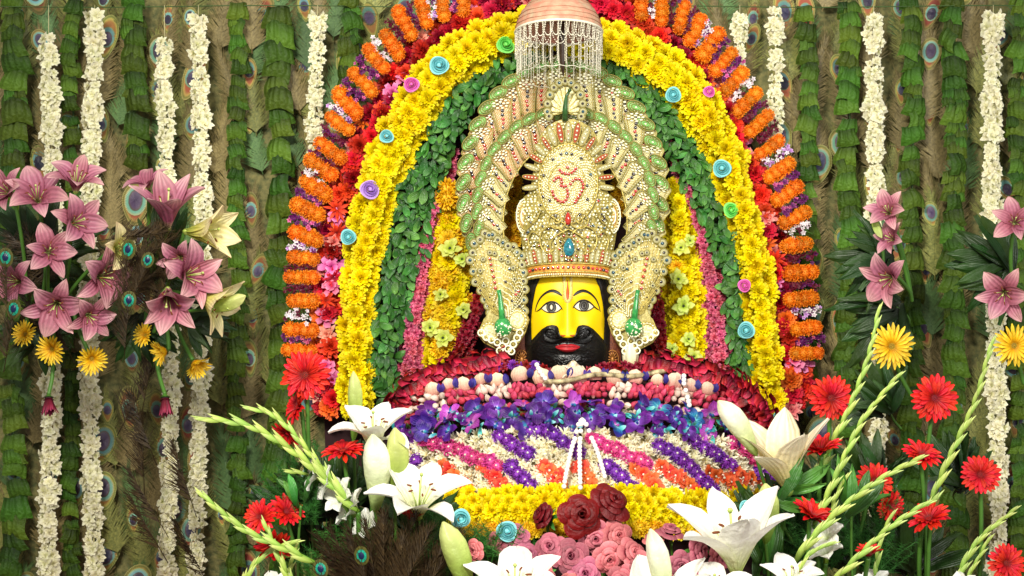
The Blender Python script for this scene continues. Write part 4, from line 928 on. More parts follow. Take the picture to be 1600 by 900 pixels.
# ------------------------------------------------------------------ side peacock ornaments
def ornament(mir, label):
    Y = -.085; k = U(Y); mx = (lambda x: x) if not mir else (lambda x: 1776-x)
    t = thing('peacock_ornament', P(mx(786), 545, Y), label, 'ornament', 'pearl peacock ornaments beside the face')
    cz = [(757, 362), (769, 364), (786, 377), (803, 384), (816, 398), (819, 425), (821, 452), (820, 487), (826, 499), (820, 520), (806, 543), (790, 549), (774, 544), (757, 535), (747, 522), (757, 499), (766, 490), (757, 468), (742, 440), (733, 405), (740, 378)]
    cc = (784, 450); ctr = Vector((cc[0], cc[1])); n = len(cz); dense = []
    for i in range(n):
        a, b = cz[i], cz[(i+1) % n]
        for q in range(3): dense.append((lerp(a[0], b[0], q/3), lerp(a[1], b[1], q/3)))
    mb = MB(); nd = len(dense)
    def pl(u, v):
        f = (u*nd) % nd; i = int(f) % nd; x, y = dense[i]
        sc_ = v; ox = 779+(x-779)*sc_; oy = lerp(455+(y-455)*sc_, y, 0)
        return P(mx(ox), oy, Y-.022*(1-v**2)+.002*sin(i*2.1)*v)
    mb.patch(pl, nd, 8, 0)
    mb.tube([P(mx(x), y, Y-.003) for x, y in dense], 1.5*k, 5, 1, closed=True)
    # radiating quills
    base = (786, 505)
    for i, (x, y) in enumerate(dense):
        if y > 488: continue
        pts = []
        for q in range(7):
            s = q/6; bx = lerp(base[0], x, s)+7*sin(s*pi)*(1 if x > 779 else -1)*.6; by = lerp(base[1]-10, y, s); pts.append(P(mx(bx), by, Y-.024+.018*s*s))
        mb.tube(pts, [.95*k]*7, 4, 1)
        for q in range(12):
            s = q/11*.8+.1; mb.ball(P(mx(lerp(base[0], x, s)+4*sin(s*pi)), lerp(base[1]-10, y, s), Y-.025+.016*s*s), R.uniform(.9, 1.5)*k, 2, 6, 3)
    pb = obj('feather_plate', mb.build('feather_plate', [M_under2, M_gold2, M_pearl]), t)
    for i, (x, y) in enumerate(cz):
        if y > 492: continue
        for (dd, rr) in ((.97, 7.2),): obj('eyelet', EYL if i % 3 else EYK, t, face(P(mx(779+(x-779)*dd), 455+(y-455)*dd, Y-.008), (0, -1, 0), rr*k, 0))
        a, b = cz[i], cz[(i+1) % n]; hx, hy = (a[0]+b[0])/2, (a[1]+b[1])/2
        if hy < 492: obj('eyelet', EYK if i % 3 else EYL, t, face(P(mx(779+(hx-779)*.95), 455+(hy-455)*.95, Y-.010), (0, -1, 0), 6.4*k, 0))
        obj('eyelet', EYK, t, face(P(mx(779+(x-779)*.62), 458+(y-458)*.66, Y-.02), (0, -1, 0), 4.2*k, 0))
    for x, y in ((765, 404), (767, 413), (769, 422), (771, 432), (773, 441), (774, 450)): obj('gem', GM['r'], t, face(P(mx(x), y, Y-.028), (0, -1, 0), 2.6*k, 0))
    for x, y, c in ((810, 455, 'r'), (806, 460, 'r'), (800, 470, 'k'), (812, 478, 'k'), (796, 420, 'b'), (793, 400, 'k'), (790, 440, 'k')): obj('gem', GM[c], t, face(P(mx(x), y, Y-.026), (0, -1, 0), 2.3*k, 0))
    # lower paisleys
    for (x, y, rx, ry) in ((808, 500, 16, 17), (765, 518, 15, 15)):
        mb = MB(); mb.patch(lambda u, v: P(mx(x+rx*v*cos(2*pi*u)), y+ry*v*sin(2*pi*u), Y-.018-.008*(1-v*v)), 20, 4, 0)
        for s_ in (1, .74): mb.tube([P(mx(x+rx*s_*cos(a)), y+ry*s_*sin(a), Y-.021) for a in [2*pi*q/20 for q in range(20)]], 1.3*k, 5, 1, closed=True)
        for q in range(16): a = 2*pi*q/16; mb.ball(P(mx(x+rx*.87*cos(a)), y+ry*.87*sin(a), Y-.024), 1.4*k, 2, 6, 4)
        obj('paisley', mb.build('paisley', [M_plate, M_gold2, M_pearl]), t)
    def ringlet():
        mb = MB(); mb.tube([(cos(a), sin(a), 0) for a in [2*pi*q/12 for q in range(12)]], .3, 5, 0, closed=True); mb.ball((0, 0, 0), (.5, .5, .3), 1, 7, 4); return mb.build('ringlet', [M_pearl, M_gold2])
    RG = ringlet()
    for x, y in ((785, 541), (794, 545), (790, 533), (802, 538), (777, 535), (768, 531), (808, 528), (799, 549), (781, 548), (812, 520), (760, 527), (752, 520)): obj('ringlet', RG, t, face(P(mx(x), y, Y-.022), (0, -1, 0), 5*k, 0))
    mb = MB(); mb.ball(P(mx(786), 511, Y-.05), (14*k, 9*k, 15*k), 0, 14, 9); mb.tube([P(mx(785), 500, Y-.048), P(mx(783), 480, Y-.046), P(mx(781), 462, Y-.044), P(mx(779), 453, Y-.044)], [6*k, 4.5*k, 3.2*k, 3.8*k], 9, 0)
    for q in range(46):
        a = R.uniform(-1.2, 1.2); b = R.uniform(-1.2, 1.3); mb.ball(P(mx(786), 513, Y-.05)+Vector((14*k*sin(a)*cos(b), -9.2*k*cos(a)*cos(b), -14*k*sin(b))), R.uniform(.9, 1.5)*k, 1, 6, 4)
    obj('bird_body', mb.build('bird_body', [plain_mat('emerald_enamel', '#3ca850', rough=.2, nscale=60, h2='#1c6c34', spec=.8, coat=.6), M_pearl]), t)
ornament(False, 'pearl peacock shaped ornament with green body on the left of the face'); ornament(True, 'pearl peacock shaped ornament with green body on the right of the face')
# ear pieces and little pale bud behind the beard
M_lace = plain_mat('maroon_gold_lace', '#8c4824', rough=.6, nscale=200, h2='#4c140c', bump=.8)
for x, s in ((815, 'left'), (957, 'right')):
    mb = MB(); mb.patch(lambda u, v: P(x+(2*u-1)*13, lerp(500, 582, v), -.02-.01*(1-(2*u-1)**2)), 6, 10, 0)
    for q in range(14): a = 2*pi*q/14; mb.tube([P(x+3*cos(a), 562+5*sin(a), -.034), P(x+8*cos(a), 562+13*sin(a), -.033)], 1.3*U(), 4, 1)
    mb.tube([P(x+9.5*cos(a), 562+15*sin(a), -.033) for a in [2*pi*q/20 for q in range(20)]], 1*U(), 4, 1, closed=True); mb.ball(P(x, 562, -.036), (3*U(), 2*U(), 5*U()), 1, 8, 5)
    obj('ear_ornament', mb.build('ear_ornament', [M_lace, plain_mat('copper_thread', '#b87838', rough=.4, metal=.4)]), label='maroon and copper lace ear strip hanging on the %s side of the beard' % s, cat='ornament')
# ------------------------------------------------------------------ ceremonial umbrella
umb = thing('silver_umbrella', P(874, 0, -.12), 'small rose and silver domed umbrella with bead fringe above the crown', 'umbrella')
M_dome = plain_mat('rose_silver_dome', '#d88c74', rough=.6, metal=.1, nscale=45, h2='#c8b090', bump=.9, dist=.004, spec=.3)
M_bead = plain_mat('silver_bead', '#f4eed8', rough=.25, noise=.1, spec=.8)
UC = P(873, 50, -.12); ur = 68*U(-.12); TILT = Matrix.Rotation(radians(-9), 4, 'X')
def up(a, r, h): return UC+TILT.to_3x3() @ Vector((r*sin(a), -r*cos(a), h))
mb = MB(); mb.patch(lambda u, v: up(2*pi*u, ur*cos(v*pi/2)**.9*(1+.010*sin(24*2*pi*u)), ur*.92*sin(v*pi/2)**1.15+.002*sin(v*40)), 48, 14, 0); dm = obj('dome', mb.build('dome', M_dome), umb)
mb = MB()
for v in (.02, .11, .2, .29, .38, .47, .56, .66, .76, .86): mb.tube([up(2*pi*q/48, ur*cos(v*pi/2)**.9+.001+.0015*sin(q*pi), ur*.92*sin(v*pi/2)**1.15-.0022*abs(sin(q*pi/4+v*40))) for q in range(48)], .0013, 4, closed=True)
for q in range(0): mb.tube([up(2*pi*q/24, ur*cos(v*pi/2)**.9+.001, ur*.92*sin(v*pi/2)**1.15) for v in [j/10 for j in range(11)]], .0011, 4)
obj('seam', mb.build('seam', plain_mat('dome_edging', '#b88468', rough=.5, metal=.1)), dm)
mb = MB(); mb.tube([up(2*pi*q/48, ur, -.001) for q in range(48)], .004, 6, closed=True); obj('rim', mb.build('rim', M_bead), umb)
def fringe(mb, a, drop, span, r, dens):
    # one loop of beads hanging between two rim points
    pts = []
    nn = 16
    for q in range(nn+1):
        s = q/nn; pts.append(up(a+(s-.5)*span, r, 0)+Vector((0, 0, -drop*(1-(2*s-1)**2)**.6)))
    for i in range(nn):
        p, q = pts[i], pts[i+1]; l = (q-p).length; m = max(1, int(l/dens))
        for j in range(m): mb.ball(p.lerp(q, j/m), .0018, 0, 5, 3)
for q in range(34):
    a = 2*pi*q/34; mb = MB(); fringe(mb, a, .072+.008*(q % 2), 2*pi/34*2.4, ur, .0048)
    fringe(mb, a+.1, .045, 2*pi/34*1.4, ur*.98, .0048)
    # inner hanging strands
    x0 = up(a+.05, ur*.96, 0); 
    for rr, dr in ((.96, .135), (.90, .125)):
        p = up(a+.05+rr*.3, ur*rr, 0)
        for j in range(int(dr/.0046)): mb.ball(p+Vector((R.uniform(-.0005, .0005), 0, -j*.0046)), .0019, 0, 5, 3)
    obj('bead_strand', mb.build('bead_strand', M_bead), umb)
mb = MB(); mb.tube([up(2*pi*q/40, ur*.97, 0)+Vector((0, 0, -.135-.004*(q % 2))) for q in range(40)], .0011, 4, closed=True); obj('hem', mb.build('hem', M_bead), umb)
mb = MB(); mb.tube([UC+Vector((.01, 0, .05)), UC+Vector((.012, .0, -.02)), UC+Vector((.012, .0, -.09)), UC+Vector((.014, 0, -.135))], [.010, .012, .009, .002], 8); obj('dark_gap_rod', mb.build('dark_gap_rod', plain_mat('dark_gap_brown', '#3c2818', rough=.5)), umb)  # tapered brown rod added to stand in for the dark gap under the dome
mb = MB(); mb.tube([up(0, 0, ur*.9), up(0, 0, ur*.9)+Vector((0, .1, .25))], .003, 6); obj('hanger', mb.build('hanger', M_stem), umb)
# ------------------------------------------------------------------ dressed body
HW = [(560, 130), (580, 190), (600, 225), (640, 255), (680, 268), (720, 280), (780, 292), (850, 310), (960, 330)]
DD = [(560, .10), (600, .20), (640, .30), (700, .40), (780, .48), (850, .54), (960, .6)]
def BY(px, py):
    hw = interp(HW, py); e = max(0, 1-((px-895)/hw)**2); return .08-interp(DD, py)*e**.5
def BN(px, py):
    h = 4; a = P(px-h, py, BY(px-h, py)); b = P(px+h, py, BY(px+h, py)); c = P(px, py-h, BY(px, py-h)); d = P(px, py+h, BY(px, py+h))
    n = (b-a).cross(d-c); n.normalize(); return n if n.y < 0 else -n
def BP(px, py, off=0): return P(px, py, BY(px, py))+BN(px, py)*off
mb = MB(); mb.patch(lambda u, v: (lambda py: P(895+interp(HW, py)*sin((u-.5)*pi), py, BY(895+interp(HW, py)*sin((u-.5)*pi)*.9999, py)+.02))(lerp(575, 1000, v)), 40, 40)
obj('body', mb.build('body', M_dark), head)
def on(name, mes, par, px, py, r, off=0, jt=.3, roll=None):
    b = BP(px, py, off); k = U(b.y); return obj(name, R.choice(mes) if isinstance(mes, list) else mes, par, face(b, jit(BN(px, py)*1.0+Vector((0, -.25, 0)), jt), r*k*R.uniform(.9, 1.14), roll))
# white cloth below chin
mb = MB(); 
mb.patch(lambda u, v: P(895+(2*u-1)*24*(1-.35*(1-v)**2), 566+3*sin(u*9)+20*v+4*(2*u-1)**2, -.13-.02*sin(pi*u)-.006*sin(u*30+v*9)-.004*sin(v*22+u*5)-.03*v), 30, 14); obj('neck_cloth', mb.build('neck_cloth', plain_mat('white_brocade', '#fbf4e8', rough=.6, nscale=120, h2='#d0b480', bump=.6)), label='white brocade cloth under the chin of the idol', cat='cloth')
# shoulder garlands of maroon rose petals
def curl(mat, name='petal'):
    mb = MB(); ph = R.uniform(0, 6)
    def fn(u, v):
        s = 2*u-1; return Vector((s*.85*(.5+.5*sin(pi*(.15+v*.7))), (v-.5)*1.25, .35*(1-s*s)+.12*sin(ph+u*5)+.25*v*v-.08*abs(s)**3))
    mb.patch(fn, 8, 6); return mb.build(name, mat)
CURL = [curl(M_maroon) for _ in range(6)]
def rosegarland(pth, label):
    t = thing('rose_petal_garland', P(pth[0][0], pth[0][1], -.02), label, 'garland', 'maroon rose petal garlands on the shoulders')
    def cen(q): return P(q[0], q[1], q[3])
    mb = MB(); pp = walk(pth, 10, 2); mb.tube([P(q[0], q[1], q[3]+.0) for q, _, _ in pp], [q[2]*.40*U() for q, _, _ in pp], 10); obj('core', mb.build('core', M_darkred), t)
    for (q, tan, d) in walk(pth, 8.5):
        r = q[2]/2*U(q[3])
        for k in range(6):
            a = R.uniform(-1.5, 1.6) if k else 0; side = Vector((-tan[1], 0, -tan[0])); nn = side*sin(a)+Vector((0, -1, 0))*cos(a)
            tg = Vector((tan[0], 0, -tan[1])); p = P(q[0]+R.uniform(-2, 2), q[1]+R.uniform(-2, 2), q[3])+nn*r*.85
            obj('petal', R.choice(CURL), t, along_y(p, side*cos(a)+Vector((0, 1, 0))*sin(a)*1.0+tg*R.uniform(-.4, .4)+nn*.3, (nn*.6+tg*R.choice((-1, 1, 1))*R.uniform(.7, 1.5)), 13.5*U(q[3])*R.uniform(.7, 1.25)))
rosegarland([(628, 640, 48, .02), (640, 612, 60, .0), (668, 594, 52, -.02), (710, 580, 44, -.05), (750, 570, 42, -.07), (792, 560, 36, -.08)], 'maroon rose petal garland over the idol\'s shoulder at left')
rosegarland([(1004, 562, 34, -.08), (1044, 574, 40, -.08), (1084, 582, 44, -.06), (1122, 592, 46, -.04), (1155, 610, 50, -.01), (1180, 636, 56, .01), (1190, 668, 50, .03), (1192, 700, 40, .05)], 'maroon rose petal garland over the right shoulder, reaching behind the cream lily')
# little maroon and violet bits near the neck
t = thing('neck_flower_row', BP(890, 590), 'row of small maroon and violet flowers tucked against the beard', 'flower row')
PPU = pom(M_purple, FINE, n=3); PMG = pom(M_magen, FINE, n=3, centre=None)
for x in range(766, 1016, 7):
    y = 577+R.uniform(-4, 3)-(4 if not 850 < x < 930 else -6)
    obj('flower', R.choice(PM if R.random() < .88 else PPU), t, face(P(x, y, -.105-.05*(1-((x-890)/130)**2)), jit(FRONT, .4), 8.5*U()))
# pale round rolled petals with blue between
SH = variants('shell', 4, lambda i: (lambda mb: (mb.patch(lambda u, v: Vector((sin((u-.5)*2.6)*1.12*(sqrt(max(.0, 1-((v-.35)/.65)**2)) if v > .35 else .78+.22*v/.35), (v-.5)*1.75+.05*sin(i*2+u*4), .5*cos((u-.5)*2.6)*(sqrt(max(0, 1-((v-.35)/.65)**2)) if v > .35 else 1)+.03*sin(u*14+i))), 10, 10), mb.build('rolled_petal', M_shell))[1])(MB()))
BLV = leaf_mesh(M_bluep, 3, .3, 'blue_petal')
t = thing('pale_petal_collar', BP(890, 604, .02), 'collar row of pale rounded petals with blue petals between, lying below the beard', 'garland')
xs = 690
while xs < 1100:
    s = (xs-890)/200; cen = abs(s) < .62; y = 605+19*s*s+R.uniform(-3.5, 3.5); rr = 15.5 if cen else 12
    b = BP(xs, y, .055); k = U(b.y)
    obj('rolled_petal', R.choice(SH), t, along_y(b, (s*.3+R.uniform(-.15, .15), 0, 1), (s*.4, -1, .25), rr*k*R.uniform(.78, 1.15)))
    x2 = xs+rr*.95
    for q in range(2): obj('blue_petal', R.choice(BLV), t, along_y(BP(x2, y+7, .055), (R.uniform(-.4, .4), -.1, 1), jit(FRONT, .4), 16*k))
    if not cen:
        for q in range(4): obj('rolled_petal', R.choice(SH), t, along_y(BP(xs+R.uniform(-10, 10), y+R.uniform(-8, 10), .03), (R.uniform(-1, 1), 0, R.uniform(.2, 1)), jit(FRONT, .4), 8*k))
    xs += rr*R.uniform(1.5, 2.2)
# twisted silver cord
mb = MB()
for ph in (0, pi):
    pts = []
    for q in range(0, 361):
        x = 852+q*.5; s = (x-890)/200; y = 622-16*(q/361)**.8+3*sin(q*.03); b = BP(x, y, .064); pts.append(b+Vector((0, .006*sin(q*.9+ph), .006*cos(q*.9+ph))))
    mb.tube(pts, .0026, 5)
obj('twisted_cord', mb.build('twisted_cord', plain_mat('cream_cord', '#e0d0a0', rough=.5, nscale=60, h2='#504028')), label='twisted cream and brown cord lying under the pale petal collar', cat='cord')
# rosebuds
def budmesh(mat):
    mb = MB()
    for k in range(4):
        a = k*1.7; M = RZ(a)
        mb.patch(lambda u, v: M @ Vector((sin((u-.5)*2.4)*.66*interp([(0, .3), (.3, .95), (.55, 1), (.8, .6), (1, .08)], v), cos((u-.5)*2.4)*.55*interp([(0, .3), (.3, .95), (.55, 1), (.8, .6), (1, .08)], v)*(1+.12*k)-.1, (v-.4)*1.9)), 5, 5)
    return mb.build('rosebud', mat)
RBP = [budmesh(M_rbpink) for _ in range(3)]; RBW = [budmesh(M_rbwhite) for _ in range(3)]
t = thing('rosebud_garland', BP(890, 632, .02), 'garland of small pink and cream rosebuds across the chest above the violet orchids', 'garland')
cnt = 0
for row in range(5):
    for q in range(54):
        x = 640+q*9.2+(row % 2)*4.5+R.uniform(-2, 2); s = (x-890)/250; y = 617+row*8.8+15*s*s+R.uniform(-2, 2)
        if abs(s) < .25 and row > 3: continue
        if x > 1135 or cnt > 290: continue
        w_ = sin(x/15.)+sin(x/7.+row)*.5 > .3; cnt += 1
        b = BP(x, y, .035+.01*sin(row)); obj('rosebud', R.choice(RBW if w_ else RBP), t, face(b, jit(BN(x, y), .7), 8.6*U(b.y)*R.uniform(.85, 1.2)))
# orchids
def orchid(mat, matl):
    mb = MB()
    for az, L, W, sh in ((0, .95, .30, OVAL), (125, .95, .30, OVAL), (235, .95, .30, OVAL), (65, 1.0, .45, OVAL), (-65, 1.0, .45, OVAL)):
        petal(mb, RZ(radians(az)) @ Matrix.Translation((0, .04, 0)), L, W, radians(R.uniform(10, 30)), radians(R.uniform(-30, 0)), cup=.25, ruf=.04, nu=4, nv=6, shape=sh)
    petal(mb, RZ(pi) @ Matrix.Translation((0, 0, .1)), .55, .2, radians(40), radians(-50), cup=-1, nu=4, nv=4, mat=1)
    mb.ball((0, .05, .15), (.09, .09, .14), 1, 7, 5); return mb.build('orchid', [mat, matl])
ORC = [orchid(M_orch, M_orchb) for _ in range(4)]+[orchid(M_orchb, M_orchm) for _ in range(2)]+[orchid(M_orchm, M_orchb)]
M_tq = petal_mat('turquoise_sepal', [(0, '#2c8c70'), (.5, '#40b0b8'), (1, '#a8e8e8')], hv=.03, vv=.4, pv=.2, tr=.15)
TQL = leaf_mesh(M_tq, 4, .22, 'sepal')
t = thing('orchid_garland', BP(890, 670, .02), 'violet and blue orchid garland across the middle of the body', 'garland')
for row, (oy, n) in enumerate(((2, 15), (18, 17), (33, 15))):
    for q in range(n):
        x = lerp(636, 1140, (q+.5+(row % 2)*.3)/n)+R.uniform(-6, 6); s = (x-890)/250; y = 650+oy*.95+(15-row*2)*s*s+R.uniform(-4, 4)
        m = ORC[R.randrange(4)] if R.random() < .72 else R.choice(ORC[4:]); on('orchid', m, t, x, y, 21, .05+.025*R.random(), .9)
for q in range(110):
    x = R.uniform(636, 1135); s = (x-890)/250; y = 654+8*s*s+R.uniform(-2, 36); b = BP(x, y, .045+.02*R.random()); obj('sepal', R.choice(TQL), t, along_y(b, (R.uniform(-1, 1), -.3, R.uniform(-1, 1)), jit(FRONT, .6), R.uniform(11, 19)*U(b.y)))
# striped cape
TUB = variants('tub', 5, lambda i: (lambda mb: ([petal(mb, RZ(2*pi*k/6+R.uniform(-.3, .3)) @ Matrix.Translation((0, .05, 0)), R.uniform(.8, 1.15), .17, radians(R.uniform(25, 80)), radians(R.uniform(10, 70)), cup=.4, nu=2, nv=3, shape=LANCE) for k in range(9)], mb.build('tuberose', M_tuber))[1])(MB()))
def asterm(mat, cm): return pompon(mat, 3, 110, .34, .10, dot=cm, flat=.6)
A_P = asterm(M_purple, M_tuber); A_M = asterm(M_magen, M_tuber); A_O = pom(M_redor, [(6, .06, .95, .42, 8, -8), (5, .05, .7, .36, 35, 10)], n=3, ruf=.08, centre=(.15, .12, M_tuber))
ST = [('m', [(680, 700), (715, 706), (750, 722), (788, 738)]), ('m', [(922, 698), (955, 712), (985, 728), (1012, 738)]), ('m', [(1128, 700), (1150, 712), (1165, 732)]),
      ('p', [(786, 695), (806, 706), (838, 722)]), ('p', [(832, 688), (856, 690), (884, 702), (908, 722)]), ('p', [(806, 740), (822, 758), (840, 780)]), ('p', [(945, 738), (962, 752), (985, 776)]), ('p', [(1022, 706), (1048, 722), (1072, 746), (1104, 780)]), ('p', [(1072, 702), (1098, 716), (1126, 734)]), ('p', [(668, 728), (662, 736)]), ('p', [(1160, 742), (1184, 752)]),
      ('o', [(706, 736), (724, 752), (748, 774)]), ('o', [(766, 736), (782, 758), (800, 778)]), ('o', [(852, 738), (866, 750), (880, 768)]), ('o', [(905, 738), (914, 756), (926, 776)]), ('o', [(986, 742), (1004, 756), (1018, 774)]), ('o', [(1024, 738), (1048, 752), (1076, 776)]), ('o', [(1092, 744), (1120, 756), (1144, 776)]), ('o', [(1130, 746), (1160, 756), (1188, 774)])]
occ = []; cape = thing('striped_flower_cape', BP(890, 780, .02), 'cream tuberose cape with slanting pink, purple and orange stripes below the orchids', 'flower cape')
for c, pth in ST:
    for (q, tan, d) in walk([p+(0,) for p in pth], 12.5, 1):
        x, y = q[0]+R.uniform(-2, 2), q[1]+R.uniform(-2, 2); occ.append((x, y)); on('flower', {'p': A_P, 'm': A_M, 'o': A_O}[c], cape, x, y, 12.5 if c != 'o' else 13, .045, .35)
mb = MB(); mb.patch(lambda u, v: BP(lerp(630, 1175, u), lerp(688, 785, v)+12*(2*u-1)**2, .022), 30, 8); obj('padding', mb.build('padding', M_tuber), cape)
tn = 0
for row in range(14):
    for q in range(66):
        x = 640+q*8.6+(row % 2)*4+R.uniform(-2, 2); s = (x-895)/290; y = 689+row*7.2+14*s*s+R.uniform(-2, 2)
        if abs(s) > .98 or min(abs(x-a)+abs(y-b) for a, b in occ) < 7.5 or tn >= 900: continue
        if R.random() < .08: continue
        tn += 1
        if tn <= 299: on('tuberose', TUB, cape, x, y, 12.5, .035, .7)
        else:
            if tn == 300: rest = MB()
            b = BP(x, y, .035); M = face(b, jit(BN(x, y), .7), 11.5*U(b.y))
            for k in range(8): petal(rest, M @ RZ(2*pi*k/8+R.uniform(-.3, .3)), R.uniform(.8, 1.15), .15, radians(R.uniform(15, 75)), radians(R.uniform(-10, 50)), cup=.4, nu=2, nv=3, shape=LANCE)
if tn > 299: obj('tuberose_filling', rest.build('tuberose_filling', M_tuber), cape, kind='stuff')
print('tub', tn)
# bead strings
def beadstring(pts, label):
    t = thing('white_bead_string', P(pts[0][0], pts[0][1], BY(*pts[0][:2])-.09), label, 'bead string', 'white bead strings')
    mb = MB(); mb.ball((0, 0, 0), 1, 0, 8, 6); bm = _C.setdefault('bead', mb.build('bead', plain_mat('white_bead', '#fffaf2', rough=.4, noise=.05)))
    prev = None
    for (q, tan, d) in walk([p+(0,) for p in pts], 6.2, 2):
        p = BP(q[0], q[1], .095); obj('bead', bm, t, Matrix.Translation(p) @ Matrix.Scale(4.0*U(p.y), 4))
beadstring([(905, 690), (896, 705), (888, 740), (881, 785)], 'left of the three white bead strings on the striped cape')
beadstring([(907, 688), (903, 710), (903, 745), (904, 785)], 'middle of the three white bead strings on the striped cape')
beadstring([(909, 690), (920, 705), (930, 735), (938, 770)], 'right of the three white bead strings on the striped cape')
beadstring([(1052, 622), (1052, 640), (1056, 662)], 'short thick white bead strand hanging over the rosebuds at right')
beadstring([(842, 608), (848, 622), (858, 634)], 'short white bead strand beside the collar left of centre')
# yellow hem band
t = thing('yellow_hem_band', BP(895, 812, .01), 'straight yellow chrysanthemum band along the bottom hem of the cape', 'flower band')
c2 = 0
for row in range(5):
    for q in range(30):
        x = lerp(700, 1172, (q+.5*(row % 2))/29)+R.uniform(-3, 3); y = 781+row*13.5+9*((x-895)/250)**2+R.uniform(-3, 3)-(8 if abs(x-1180) < 60 else 0)
        on('flower', PY if row < 4 else PG, t, x, y, 15, .055+.01*(row in (1, 2)), .45)

mb = MB()
def pb_(u, v):
    a = 2*pi*u; r = interp([(0, .2), (.3, .8), (.7, 1), (1, .5)], v)*(1+.12*sin(3*a)); return P(985, 590, -.10)+Vector((r*13*U()*cos(a), r*9*U()*sin(a), v*52*U()))
mb.patch(pb_, 20, 8); obj('pale_flower', mb.build('pale_flower', M_creaml), label='pale cream closed flower right of the beard above the collar', cat='flower')
# ------------------------------------------------------------------ foreground flowers
def lilypetals(mat, opn=0., n=3, cup_=False):
    out = []
    for i in range(n):
        for W in ((.25, .19) if cup_ else (.29, .21)):
            mb = MB(); petal(mb, Matrix.Identity(4), 1.12, W, radians(80-opn*18), radians(R.uniform(30, 58) if cup_ else -5-opn*30+R.uniform(-28, 18)), cup=.38, ruf=.022, nu=6, nv=10, shape=[(0, .22), (.2, .6), (.5, 1), (.72, .9), (.9, .42), (1, .03)]); out.append(mb.build('petal', mat))
    return out
def ant():
    mb = MB(); mb.tube([(0, 0, 0), (0, .10, .35), (0, .22, .62)], .010, 4, 0); mb.ball((0, .24, .64), (.02, .065, .02), 1, 6, 4); return mb.build('stamen', [M_budg, plain_mat('rust_anther', '#7c3c14', rough=.8)])
ANT = ant()
mb = MB(); mb.tube([(0, 0, 0), (0, .02, .4), (.02, .04, .78)], [.018, .014, .016], 5); mb.ball((.02, .04, .79), .035, 0, 6, 4); PIST = mb.build('pistil', M_budg)
LP = {'whitecup': lilypetals(M_white, 0, 3, True), 'creamcup': lilypetals(M_creaml, 0, 3, True), 'pinkcup': lilypetals(M_pinkl, 0, 3, True), 'palecup': lilypetals(M_yell, 0, 3, True), 'white': lilypetals(M_white), 'cream': lilypetals(M_creaml), 'pink': lilypetals(M_pinkl), 'pale': lilypetals(M_yell)}
def stemto(t, p, q, r=.006, mat=None, bend=.03, name='stem'):
    p, q = Vector(p), Vector(q); m = p.lerp(q, .5)+Vector((R.uniform(-bend, bend), R.uniform(0, bend), 0)); pts = [p.lerp(m, 0), p.lerp(m, .6), m.lerp(q, .3), q]
    mb = MB(); mb.tube([Vector(x) for x in chaikin([tuple(v) for v in pts], 2)], r, 6); obj(name, mb.build(name, mat or M_stem), t)
def lily(px, py, Y, ax, size, kind, label, roll=0, stem=None, openv=0, stam=True, cupf=False):
    b = P(px, py, Y); k = U(Y); t = thing('lily', b, label, 'lily', {'white': 'white lilies in the front bouquets', 'cream': 'white lilies in the front bouquets', 'pink': 'pink lilies', 'pale': 'pink lilies'}[kind])
    M = face(b, ax, size*k, roll)
    for i in range(6):
        me = LP[kind+('cup' if cupf else '')][(R.randrange(3))*2+(i % 2)]
        tilt = Matrix.Rotation(radians(openv+R.uniform(-7, 7)-(4 if i % 2 else 0)), 4, 'X')
        obj('petal', me, t, M @ RZ(radians(60*i+R.uniform(-7, 7))) @ Matrix.Translation((0, .03, 0)) @ tilt)
    if stam:
        for i in range(6): obj('stamen', ANT, t, M @ RZ(radians(60*i+30)) @ Matrix.Scale(R.uniform(.85, 1), 4))
        obj('pistil', PIST, t, M)
    mb = MB(); mb.ball((0, 0, .02), (.07, .07, .09), 0, 8, 5); obj('calyx', mb.build('calyx', M_budg), t, M)
    s = stem or (px+R.uniform(-15, 15), 1000); stemto(t, b-Vector(ax).normalized()*.004, P(s[0], s[1], Y+.10))
    return t
def budm(mat):
    mb = MB()
    def fn(u, v):
        a = 2*pi*u; r = interp([(0, .02), (.06, .055), (.25, .10), (.5, .145), (.7, .15), (.86, .11), (.96, .05), (1, .012)], v)*(1-.10*abs(cos(1.5*a))**.5*0+.09*cos(3*a)); return Vector((r*cos(a)+.03*sin(v*pi), v, r*sin(a)))
    mb.patch(fn, 18, 14); return mb.build('bud', mat)
BUD = {'w': budm(M_bud), 'g': budm(M_budg)}
def bud(p0, p1, Y, wide, kind, label, stem=None):
    a, b = P(*p0, Y), P(*p1, Y-.03); d = b-a; t = thing('lily_bud', a, label, 'lily bud', 'closed lily buds')
    M = along_y(a, d, FRONT, 1) @ Matrix.Diagonal((wide/.29*U(Y), d.length, wide/.29*U(Y), 1)); obj('bud', BUD[kind], t, M)
    s = stem or (p0[0]+R.uniform(-10, 10), 1000); stemto(t, a+d*.02, P(s[0], s[1], Y+.06), .005)
